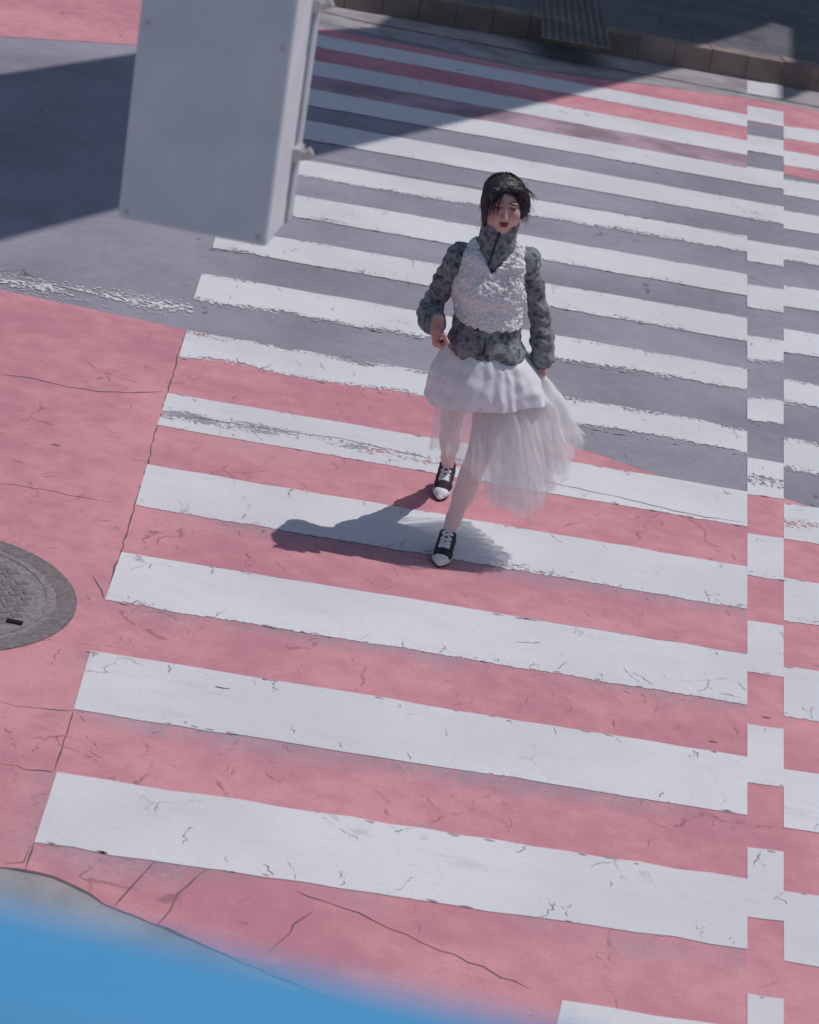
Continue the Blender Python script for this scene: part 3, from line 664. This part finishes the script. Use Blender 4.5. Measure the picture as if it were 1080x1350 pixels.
def body():
    f = Field((-.42, -.40, -.005), (.36, .74, 1.64), .0034)
    for hip, kn, an, dirk in ((hipR, kneR, ankR, 0), (hipL, kneL, ankL, 1)):
        f.chain([hip, hip * .5 + kn * .5, kn], [.078, .064, .047], .03)
        d = (an - kn); cb = kn + d * .30 + A(0, .018, .006)
        f.chain([kn, kn + d * .5, kn + d * .8, an], [.045, .040, .030, .027], .02); f.ell(cb, (.041, .043, .09), .03)
    # feet
    f.chain([ankL, ankL + A(0, .0, -.035), ankL + A(.003, -.10, -.045), ankL + A(.0, -.13, -.058)], [.025, .026, .022, .016], .012)
    f.chain([ankR, ankR + A(0, .01, -.035), ankR + A(-.003, -.09, -.062), ankR + A(-.003, -.115, -.080)], [.025, .026, .020, .015], .012)
    # pelvis and torso
    f.ell((0, .01, .83), (.15, .105, .10), .04); f.ell((-.012, .005, .98), (.112, .085, .12), .05); f.ell((-.035, .0, 1.12), (.135, .095, .13), .05); f.ell((-.047, .01, 1.235), (.135, .07, .05), .04)
    f.ell((-.085, -.06, 1.12), (.05, .05, .05), .03); f.ell((.015, -.06, 1.125), (.05, .05, .05), .03)
    f.chain([neckb - A(0, 0, .03), neckb + A(0, -.005, .03), H(0, .02, -.06)], [.055, .046, .045], .025)
    for sh, el, wr in ((shR, elR, wrR), (shL, elL, wrL)): f.chain([sh, el, wr], [.036, .030, .023], .015)
    # head
    def E(c, r, k=.012, op='u'): f.ell(H(*c), A(*r) * HS, k, op, HR)
    E((0, .012, .026), (.074, .09, .078)); E((0, -.03, -.03), (.063, .062, .074), .02); E((0, -.062, -.088), (.024, .024, .022), .025)
    for sx in (-1, 1):
        E((sx * .038, -.060, -.022), (.025, .028, .026), .02); E((sx * .050, -.02, -.062), (.018, .035, .028), .03)
        E((sx * .030, -.097, .012), (.016, .012, .010), .012, 's'); E((sx * .030, -.079, .010), (.0135, .0125, .0115), .004); E((sx * .030, -.086, .031), (.02, .012, .007), .012)
        E((sx * .074, .012, -.005), (.010, .020, .032), .006)
    f.cone(H(0, -.088, .016), H(0, -.108, -.024), .007 * HS, .0105 * HS, .010); f.cone(H(-.009, -.096, -.028), H(.009, -.096, -.028), .008, .008, .006)
    E((0, -.088, -.053), (.021, .012, .0062), .005); E((0, -.087, -.064), (.018, .012, .0072), .005)
    # hands: right one loosely closed in front of the waist, left one hanging behind the skirt
    def hand(w, fwd, pal, thumb, curl, ln=1.0):
        fwd = fwd / np.linalg.norm(fwd); pal = pal - fwd * (pal @ fwd); pal /= np.linalg.norm(pal); side = np.cross(fwd, pal); side *= np.sign(side @ thumb)
        c = w + fwd * .045; R = np.stack([side, pal, fwd], 1)
        f.ell(c, (.036, .0155, .046), .012, 'u', R); f.cone(w - fwd * .02, w + fwd * .03, .024, .026, .012)
        for i, (o, l) in enumerate(((.027, .066), (.009, .074), (-.009, .070), (-.026, .055))):
            p = w + fwd * (.082 - .004 * abs(i - 1)) + side * o; ang = 0; q = [p]; 
            for seg, part in enumerate((.45, .30, .25)):
                ang += math.radians(curl[seg] + 4 * i); p = p + (fwd * math.cos(ang) + pal * math.sin(ang)) * l * part * ln; q.append(p)
            f.chain(q, [.0092, .0083, .0075, .0066], .003)
        b = w + fwd * .025 + side * .027; k1 = b + (fwd * .6 + side * .55 + pal * .45) * .042; k2 = k1 + (fwd * .75 + pal * .6 - side * .15) * .034
        f.chain([b, k1, k2], [.0125, .0098, .0080], .006)
    hand(L(577, 428, -.13), A(.09, -.45, -.80), A(.85, .25, .1), A(0, -.8, .55), (62, 75, 45), .85)
    hand(L(711, 484, .02), A(.14, -.05, -1), A(-.75, .6, 0), A(.1, -1, 0), (12, 16, 12))
    V, F = f.mesh()
    # skin tones: lips, brows, lashes, cheeks
    col = np.tile(A(.66, .43, .38), (len(V), 1)); lp = ((V - HC) @ HR) / HS
    def tint(c, r, rgb, a=1., soft=.35):
        d = np.linalg.norm((lp - A(*c)) / A(*r), axis=1); wt = np.clip((1 + soft - d) / (2 * soft), 0, 1) * a * (lp[:, 1] < -.05); col[:] = col * (1 - wt[:, None]) + A(*rgb) * wt[:, None]
    for sx in (-1, 1):
        tint((sx * .036, -.08, -.02), (.026, .06, .022), (.58, .27, .25), .6, .6); tint((sx * .031, -.09, .033), (.020, .05, .0042), (.05, .035, .035), .9)
        tint((sx * .030, -.09, .013), (.018, .05, .0048), (.06, .04, .04), .9); tint((sx * .030, -.09, .006), (.013, .05, .0038), (.20, .14, .13), .7); tint((sx * .030, -.09, .006), (.005, .05, .0035), (.02, .015, .015), 1)
    tint((0, -.1, -.053), (.021, .05, .0058), (.20, .025, .04)); tint((0, -.1, -.063), (.0175, .05, .0072), (.24, .03, .05)); tint((0, -.1, -.0575), (.018, .05, .0015), (.09, .01, .02))
    legs = np.clip((.82 - V[:, 2]) / .1, 0, 1)[:, None]; col = col * (1 - legs) + A(.78, .67, .65) * legs
    hands = ((V[:, 2] < 1.0) & (V[:, 2] > .74) & ((V[:, 0] < -.165) | (V[:, 0] > .19)))[:, None]; col = np.where(hands, A(.60, .29, .25), col)
    return fast_mesh('body', V, F, SKIN, person, col)
body()

def jacket():
    f = Field((-.42, -.30, .76), (.36, .26, 1.42), .004)
    f.ell((-.016, .0, .98), (.138, .105, .13), .05); f.ell((-.035, 0, 1.12), (.148, .108, .13), .05); f.ell((-.047, .008, 1.235), (.15, .085, .06), .04)
    f.ell((-.085, -.062, 1.12), (.055, .055, .055), .03); f.ell((.015, -.062, 1.125), (.055, .055, .055), .03)
    # gathered waist and peplum
    wz = .905
    f.cone((-.018, 0, .95), (-.014, 0, .885), .130, .142, .02); f.ell((-.012, -.01, .895), (.150, .125, .055), .02); f.ell((.080, -.030, .892), (.076, .110, .056), .02); f.ell((-.09, -.025, .898), (.068, .10, .050), .02)
    # high collar
    c0 = neckb + A(0, -.012, -.02); c1 = H(0, .0, -.085) + A(.0, .0, 0); f.cone(c0, c1, .084, .070, .02); f.cone(c1, c1 + (c1 - c0) * .12, .070, .068, .01)
    # sleeves with a gathered head and a full lower arm
    f.chain([shR + A(0, 0, -.012), neckb + A(0, 0, -.010)], [.044, .058], .03); f.chain([shL + A(0, 0, -.012), neckb + A(0, 0, -.010)], [.044, .058], .03); f.ell(shR + A(-.002, 0, -.012), (.048, .056, .048), .03); f.chain([shR, shR * .55 + elR * .45, elR, elR * .6 + wrR * .4 + A(-.004, .0, -.008), elR * .2 + wrR * .8 + A(-.004, .02, -.006), wrR + A(-.004, .012, .006)], [.054, .047, .046, .048, .044, .034], .02)
    f.ell(elR * .35 + wrR * .65 + A(-.006, .012, -.025), (.042, .06, .04), .025)
    f.ell(shL + A(.010, 0, .002), (.048, .054, .050), .03); m = shL * .5 + elL * .5
    f.chain([shL, m + A(.005, 0, 0), elL, elL * .5 + wrL * .5 + A(.012, .0, 0), elL * .12 + wrL * .88 + A(.012, 0, .01), wrL], [.042, .037, .039, .046, .044, .029], .02)
    def disp(P):
        n = vnoise(P * A(1, 1, 1.6), 16) * .008 + vnoise(P, 48) * .003 + vnoise(P, 110) * .003
        lo = np.clip((.97 - P[:, 2]) / .05, 0, 1) * (np.abs(P[:, 0] + .01) < .17)
        a = np.arctan2(P[:, 1], P[:, 0] + .012); n = n + lo * vnoise(P * A(1.6, 1.6, .5), 30) * .007
        # crosswise rumples on the sleeves
        sl = ((P[:, 0] < -.19) | (P[:, 0] > .125)); n = n + sl * .0028 * np.sin(P[:, 2] * 130 + P[:, 0] * 60 + vnoise(P, 10) * 9)
        return n
    f.displace(disp)
    f.put(lambda P: P[..., 2] - (.822 + .014 * np.sin(P[..., 0] * 24)), (-.2, -.25, .70), (.2, .25, .80), .006, 's') if False else None
    V, F = f.mesh(); j = fast_mesh('jacket', V, F, JACK, person)
    # zip down the collar and the placket under the vest
    zp = []
    for k in range(14):
        s = k / 13; c = c0 * (1 - s) + (c1 + (c1 - c0) * .15) * s; r = .084 * (1 - s) + .068 * s; zp.append(c + A(.008, -r - .001, 0) + A(-.02 * (1 - s), -.012 * (1 - s), -.02 * (1 - s)))
    v, q = tube_geo(zp, .0038, 6); mesh_obj('zip', v, q, ZIP, j, smooth=True)
    zp = [A(-.012 + .004 * math.sin(k), -.142 - .004 * math.sin(k * 1.3) , .945 - k * .018) for k in range(6)]; v, q = tube_geo(zp, .0035, 6); mesh_obj('zip', v, q, ZIP, j, smooth=True)
jacket()

def vest():
    f = Field((-.30, -.26, .86), (.24, .22, 1.37), .0032)
    f.ell((-.018, -.008, .985), (.143, .120, .13), .05); f.ell((-.035, -.006, 1.12), (.156, .124, .13), .05); f.ell((-.047, .004, 1.235), (.150, .104, .082), .04)
    f.ell((-.085, -.068, 1.12), (.062, .062, .06), .03); f.ell((.015, -.068, 1.125), (.062, .062, .06), .03)
    for sx, e in ((-.128, .022), (.046, -.004)): f.chain([A(sx, -.075, 1.17), A(sx + e * .4, -.060, 1.25), A(sx + e * .8, -.018, 1.298), A(sx + e * .8, .05, 1.27), A(sx, .08, 1.17)], [.042, .036, .031, .034, .042], .02)
    f.put(lambda P: P[..., 2] - (.985 + .9 * (P[..., 0] + .02) ** 2), (-.3, -.3, .80), (.3, .3, 1.02), .012, 's')
    # arm holes
    f.cone(shR + A(-.055, 0, .05), shR + A(-.055, 0, -.12), .078, .055, .01, 's'); f.cone(shL + A(.058, 0, .03), shL + A(.060, 0, -.14), .078, .055, .01, 's')
    # V neck
    cx, vz = -.042, 1.208
    def vn(P):
        wv = (P[..., 2] - vz) * .66; d = np.abs(P[..., 0] - cx - (P[..., 2] - vz) * -.06) - np.minimum(wv, .074); return np.maximum(d, P[..., 1] - .03)
    f.put(vn, (cx - .08, -.25, vz - .02), (cx + .08, .06, 1.37), .006, 's'); f.cone(neckb + A(0, .0, -.01), neckb + A(0, 0, .12), .074, .080, .01, 's')
    def disp(P):
        return vnoise(P, 62) * .009 + vnoise(P, 120) * .008 + vnoise(P, 22) * .004
    f.displace(disp)
    V, F = f.mesh(); fast_mesh('vest', V, F, FLUFF, person)
vest()

def periodic(th, ths, vals):
    """smooth periodic interpolation of rows of vals at angles th (deg)"""
    ths = np.array(ths, float); o = np.argsort(ths); ths = ths[o]; vals = np.array(vals, float)[o]
    X = np.r_[ths[-2:] - 360, ths, ths[:2] + 360]; Y = np.r_[vals[-2:], vals, vals[:2]]; out = np.zeros((len(th), Y.shape[1])); th = np.mod(th, 360)
    for i, t in enumerate(th):
        k = min(max(np.searchsorted(X, t) - 1, 1), len(X) - 3); x0, x1 = X[k], X[k + 1]; u = (t - x0) / (x1 - x0)
        m0 = (Y[k + 1] - Y[k - 1]) / (X[k + 1] - X[k - 1]) * (x1 - x0); m1 = (Y[k + 2] - Y[k]) / (X[k + 2] - X[k]) * (x1 - x0)
        out[i] = (2 * u**3 - 3 * u**2 + 1) * Y[k] + (u**3 - 2 * u**2 + u) * m0 + (-2 * u**3 + 3 * u**2) * Y[k + 1] + (u**3 - u**2) * m1
    return out
HEM_T = [0, 330, 306, 283, 262, 225, 180, 135, 90, 45]
HEM_P = [L(768, 582, .10), L(740, 636, -.06), L(698, 682, -.15), L(652, 666, -.20), L(622, 622, -.24), L(585, 600, -.20), L(566, 592, .02), L(592, 600, .24), L(660, 610, .32), L(728, 578, .24)]
def sheet(name, th0, th1, nth, nt_, hem_t, hem_p, waist, amp, nf, seed, mat, shorten=0., push=0., bulge=.02, dens=None, ragged=.02, t0=0., fine=0., crumple=.02):
    r = np.random.default_rng(seed); th = np.linspace(th0, th1, nth); hem = periodic(th, hem_t, hem_p); a = np.radians(th)
    W0 = np.stack([waist[0] + waist[2] * np.cos(a), waist[1] + waist[3] * np.sin(a), np.full(nth, waist[4])], 1)
    def sn(freq, ph): return np.sin(a * freq + ph + .9 * np.sin(a * 3 + ph))
    fold = .55 * sn(nf, r.random() * 6) + .3 * sn(nf * 1.9, r.random() * 6) + .25 * sn(nf * .43, r.random() * 6); fold2 = .6 * sn(nf * 1.37, r.random() * 6) + .4 * sn(nf * 2.1, 1.)
    rag = ragged * (.6 * np.sin(a * nf * .8 + r.random() * 6) + .5 * np.sin(a * nf * 1.7 + 2 * np.sin(a * 7))); V = []; U = []
    nrm = np.stack([np.cos(a), np.sin(a), 0 * a], 1)
    for j in range(nt_):
        t = t0 + (1 - t0) * j / (nt_ - 1); tt = t * (1 - shorten + rag)
        p = W0 + (hem - W0) * tt[:, None]; p += nrm * (bulge * np.sin(np.pi * np.clip(tt, 0, 1)) + push * tt + amp * (.12 + tt**1.2) * (.6 + 1.1 * (.5 + .5 * np.sin(a * 2.6 + seed))) * (fold * (1 - t * .4) + fold2 * t * .5))[:, None]
        p += nrm * (fine * (.3 + t) * np.sin(a * 23 + 3 * np.sin(a * 5) + 2.5 * t))[:, None]; V.append(p); U.append(np.stack([th / 360, np.full(nth, t)], 1))
    V = np.concatenate(V); U = np.concatenate(U); i = np.arange(nth - 1); F = []
    cr_ = crumple * np.clip(U[:, 1:2] * 2.2, 0, 1); V = V + cr_ * np.stack([vnoise(V + 3.1, 14) + .6 * vnoise(V, 30), vnoise(V + 7.7, 14) + .6 * vnoise(V + 2, 30), .5 * vnoise(V + 1.3, 11)], 1)
    for j in range(nt_ - 1): F.append(np.stack([j * nth + i, j * nth + i + 1, (j + 1) * nth + i + 1, (j + 1) * nth + i], 1))
    F = np.concatenate(F); d = np.ones(len(V)) * .5
    if dens is not None: d = dens(np.tile(th, nt_), U[:, 1])
    return V, F, U, d
def skirt():
    waist = (-.01, 0, .112, .092, .93); parts = []
    sheer = lambda th, t: .17 + .13 * (np.cos(np.radians(th - 340)) > -.2) + .04 * t
    full = lambda th, t: .80 - .36 * t
    parts.append(sheet('a', 0, 360, 700, 30, HEM_T, HEM_P, waist, .016, 16, 1, TULLE, dens=lambda th, t: sheer(th, t)))
    parts.append(sheet('b', 279, 455, 460, 30, HEM_T, HEM_P, waist, .024, 18, 2, TULLE, .02, -.004, .03, full))
    parts.append(sheet('c', 274, 450, 460, 30, HEM_T, HEM_P, waist, .024, 15, 3, TULLE, .06, -.02, .02, full))
    parts.append(sheet('d', 282, 430, 420, 28, HEM_T, HEM_P, waist, .024, 19, 4, TULLE, .13, -.04, .02, full))
    parts.append(sheet('e', 286, 400, 420, 28, HEM_T, HEM_P, waist, .024, 21, 5, TULLE, .20, .012, .04, full))
    V = []; F = []; U = []; D = []; b = 0
    for v, f, u, d in parts: V.append(v); F.append(f + b); U.append(u); D.append(d); b += len(v)
    V, F, U, D = map(np.concatenate, (V, F, U, D)); o = fast_mesh('tulle_skirt', V, F, TULLE, person, np.stack([D, D, D], 1))
    me = o.data; l = me.uv_layers.new(name='UVMap'); idx = np.zeros(len(me.loops), dtype=np.int32); me.loops.foreach_get('vertex_index', idx); l.data.foreach_set('uv', U[idx].ravel())
    # satin overlay, shorter and opaque
    ht = [0, 320, 295, 270, 245, 215, 180, 120, 60, 25]
    hp = [L(720, 524, .03), L(712, 536, -.10), L(682, 543, -.16), L(640, 544, -.19), L(602, 541, -.17), L(574, 537, -.10), L(562, 512, .02), L(590, 520, .20), L(690, 515, .18), L(722, 510, .10)]
    v, f, u, d = sheet('s', 0, 360, 420, 40, ht, hp, (-.01, 0, .118, .098, .925), .016, 6, 9, SATIN, 0, .0, .030, ragged=.004, fine=.003, crumple=.014)
    fast_mesh('satin_overskirt', v, f, SATIN, person)
skirt()

def hair():
    f = Field(HC - .17, HC + .17, .003)
    def E(c, r, k=.012, op='u'): f.ell(H(*c), A(*r) * HS, k, op, HR)
    E((0, .020, .026), (.088, .100, .082)); E((0, .03, -.03), (.089, .084, .085), .03)
    E((-.070, -.024, -.03), (.018, .034, .075), .015)           # lock in front of the ear, picture's left
    E((.074, -.018, -.005), (.016, .034, .055), .015); E((.088, .0, -.002), (.018, .045, .040), .03)  # wind-blown side
    E((.006, -.125, -.022), (.0635, .108, .102), .010, 's')     # face
    E((.0, -.03, -.16), (.12, .15, .07), .02, 's')
    E((-.052, -.062, .058), (.022, .018, .032), .012)          # fringe swept to one side
    E((.03, -.060, .088), (.036, .018, .012), .012)
    def disp(P):
        q = ((P - HC) @ HR); a = np.arctan2(q[:, 1] - .02, q[:, 0]); return .0016 * np.sin(a * 52 + vnoise(P, 25) * 6) + vnoise(P * A(1, 1, .35), 70) * .004
    f.displace(disp); V, F = f.mesh(); parts = [(list(V), [tuple(q) for q in F])]
    r = np.random.default_rng(11)
    for k in range(190):
        az = r.uniform(0, 2 * math.pi); face = math.cos(az + math.pi / 2)   # az measured from +x, face at -y
        if face > -.05: continue
        out = 1.0 + abs(r.normal(0, .03)); ln = r.uniform(.75, 1.06); right = math.cos(az) > .3; pts = []
        ph = r.uniform(0, 6); dr = r.normal(0, .14) + (.03 if right else 0)
        for j in range(11):
            s = j / 10 * ln; el = math.pi / 2 - s * 1.95; aa = az + dr * s
            R0 = A(.090, .102, .083) if el > 0 else A(.091, .092, .10)
            p = A(math.cos(aa) * max(.3, math.cos(el)) * R0[0], math.sin(aa) * max(.3, math.cos(el)) * R0[1] + .022, math.sin(el) * R0[2] + .024)
            if el < -.0: p = A(math.cos(aa) * R0[0] * .98, math.sin(aa) * R0[1] + .022, .024 + el * .1)
            p = p * out; fl = (.011 if right else .005) * max(0, s - .45) ** 1.5 * r.uniform(.3, 2.2) if j > 5 else 0
            p[0] += fl + .002 * math.sin(ph + s * 9); pts.append(H(*p))
        parts.append(tube_geo(pts, np.linspace(.0011, .0004, 11), 4, False))
    # loose strands over the face and to the picture's right
    for (a, b, c) in [((-.03, -.075, .085), (-.048, -.098, .03), (-.052, -.085, -.03)), ((-.02, -.08, .08), (-.040, -.104, .03), (-.035, -.098, -.015)), ((.05, -.05, .08), (.09, -.05, .03), (.118, -.03, -.02)), ((.06, -.02, .09), (.11, -.02, .06), (.125, 0, .02)), ((.06, 0, .06), (.10, -.02, .01), (.10, -.03, -.055)), ((.055, -.03, .05), (.088, -.045, .0), (.082, -.05, -.06)), ((-.04, -.07, .075), (-.062, -.085, .02), (-.06, -.07, -.06))]:
        for q in range(9):
            jt = r.normal(0, .005, (3, 3)); a_, b_, c_ = A(*a) + jt[0], A(*b) + jt[1], A(*c) + jt[2] * 1.8; pts = [H(*((1 - s) ** 2 * a_ + 2 * s * (1 - s) * b_ + s * s * c_)) for s in np.linspace(0, 1, 9)]
            parts.append(tube_geo(pts, np.linspace(.0012, .0004, 9), 4, False))
    for k in range(130):
        u = r.uniform(-1, 1); a_ = A(.058 * u, -.052 - .02 * (1 - abs(u)), .088 - .05 * u * u); dn = r.uniform(.3, 1.0); b_ = a_ + A(.012 * u - .012, -.016, -.018 * dn); c_ = a_ + A(.016 * np.sign(u) + .010 * u, -.004, -(.020 + .055 * abs(u)) * dn) + r.normal(0, .003, 3)
        pts = [H(*((1 - s) ** 2 * a_ + 2 * s * (1 - s) * b_ + s * s * c_)) for s in np.linspace(0, 1, 7)]; parts.append(tube_geo(pts, np.linspace(.0010, .0003, 7), 4, False))
    for k in range(60):
        z0 = r.uniform(-.07, .07); sd = -1 if r.random() < .35 else 1; a_ = A(sd * .082, r.uniform(-.03, .06), z0); o_ = r.uniform(.008, .022) * (1.2 if sd > 0 else .6)
        b_ = a_ + A(sd * o_, r.normal(0, .012), r.uniform(-.01, .025)); c_ = a_ + A(sd * o_ * r.uniform(.6, 1.4), r.normal(0, .015), -r.uniform(.01, .05))
        pts = [H(*((1 - s) ** 2 * a_ + 2 * s * (1 - s) * b_ + s * s * c_)) for s in np.linspace(0, 1, 8)]; parts.append(tube_geo(pts, np.linspace(.0009, .0003, 8), 4, False))
    v, q = join_geo(parts); mesh_obj('hair', v, q, HAIR, person, smooth=True)
hair()

def shoe(M):
    """sneaker built with the heel at the origin and the toe at -y, then placed by M"""
    f = Field((-.065, -.27, -.01), (.065, .02, .16), .0024)
    f.chain([A(0, -.036, .048), A(0, -.10, .044), A(.002, -.16, .036), A(.0, -.215, .024)], [.035, .036, .037, .027], .02)
    f.cone((0, -.045, .05), (0, -.050, .088), .036, .038, .02); f.cone((0, -.12, .052), (0, -.082, .098), .028, .028, .02)
    f.put(lambda P: P[..., 2] - .012, (-.1, -.3, -.05), (.1, .1, .0125), .004, 's')
    D = f.D.copy(); V, F = f.mesh(); xf = lambda V: (np.c_[np.asarray(V, float) * A(1.12, 1, 1), np.ones(len(V))] @ np.array(M).T)[:, :3]
    up = fast_mesh('shoe', xf(V), F, BLACKC, person)
    def top(x, y):
        i = int(round((x - f.lo[0]) / f.res)); j = int(round((y - f.lo[1]) / f.res)); c = D[i, j]; k = np.argwhere(c < 0); return f.lo[2] + f.res * (k.max() if len(k) else 10)
    g = Field((-.065, -.27, -.01), (.065, .02, .08), .0024)       # toe cap
    g.ell((0, -.206, .020), (.035, .040, .033), .01); g.cone((0, -.215, .020), (0, -.246, .018), .026, .012, .012); g.put(lambda P: P[..., 2] - .010, (-.1, -.3, -.05), (.1, .1, .0105), .003, 's'); g.put(lambda P: -.185 - P[..., 1] + 0 * P[..., 0] - 0, (-.1, -.3, -.05), (.1, -.19, .1), .004, 's') if False else None
    g.put(lambda P: (-(P[..., 1] + .184)), (-.1, -.19, -.05), (.1, .1, .1), .004, 's'); v, q = g.mesh(); fast_mesh('toe_cap', xf(v), q, RUB, up)
    # sole
    n = 60; out = []
    for k in range(n):
        t = 2 * math.pi * k / n; y = -.126 + .132 * math.cos(t); wd = .041 - .006 * (y > -.08) - .35 * max(0, -.20 - y) ; out.append((math.copysign(abs(math.sin(t)) ** .62, math.sin(t)) * wd, y))
    V = [(x, y, 0) for x, y in out] + [(x, y, .014) for x, y in out]; F = [tuple(range(n))[::-1], tuple(range(n, 2 * n))] + [(k, (k + 1) % n, n + (k + 1) % n, n + k) for k in range(n)]
    mesh_obj('sole', xf(V), F, BLACKC, up)
    V = [(x * 1.04, y * 1.012 + .0015, .011) for x, y in out] + [(x * 1.04, y * 1.012 + .0015, .021) for x, y in out]; F = [tuple(range(n))[::-1], tuple(range(n, 2 * n))] + [(k, (k + 1) % n, n + (k + 1) % n, n + k) for k in range(n)]
    mesh_obj('foxing', xf(V), F, RUB, up)
    # laces: crosses with bars
    ys = np.linspace(-.168, -.098, 5)
    for i in range(4):
        for s in (-1, 1):
            P = []
            for u in np.linspace(-1, 1, 9):
                x = s * u * .022; y = ys[i] + (ys[i + 1] - ys[i]) * (u + 1) / 2; P.append(A(x, y, top(x, y) + .0035 + .001 * s * (1 - u * u)))
            vv, ff = tube_geo(P, .0052, 6); mesh_obj('lace', xf(vv), ff, LACE, up, smooth=True)
    for y in (ys[0] - .004, ys[-1] + .004):
        P = [A(x, y, top(x, y) + .0035) for x in np.linspace(-.023, .023, 8)]; vv, ff = tube_geo(P, .0052, 6); mesh_obj('lace', xf(vv), ff, LACE, up, smooth=True)
    # tongue label
    z = top(0, -.085) + .004; bm = bmesh.new(); Rm = Matrix.Translation((0, -.083, z)) @ Matrix.Rotation(math.radians(50), 4, 'X')
    for lo, hi in (((-.016, -.014, -.002), (.016, -.009, .003)), ((-.016, .007, -.002), (.016, .012, .003)), ((-.016, -.009, -.002), (-.011, .007, .003)), ((.011, -.009, -.002), (.016, .007, .003)), ((-.011, -.003, -.002), (.011, .002, .003))): box_bm(bm, lo, hi, Matrix(M) @ Rm)
    bm_obj('tongue_label', bm, RUB, up)
# planted shoe, then the trailing one up on its toe
Ml = Matrix.Translation((ankL[0] + .004, ankL[1] + .042, .001)) @ Matrix.Rotation(math.radians(-4), 4, 'Z') @ Matrix.Scale(.86, 4); shoe(Ml)
def trailing():
    ang = math.radians(11); R = Matrix.Rotation(math.radians(-3), 4, 'Z') @ Matrix.Rotation(ang, 4, 'X')
    an = R @ (Vector((0, -.05, .085)) * .86); T0 = Vector(ankR) - an
    return Matrix.Translation(T0) @ R @ Matrix.Scale(.86, 4)
shoe(trailing())
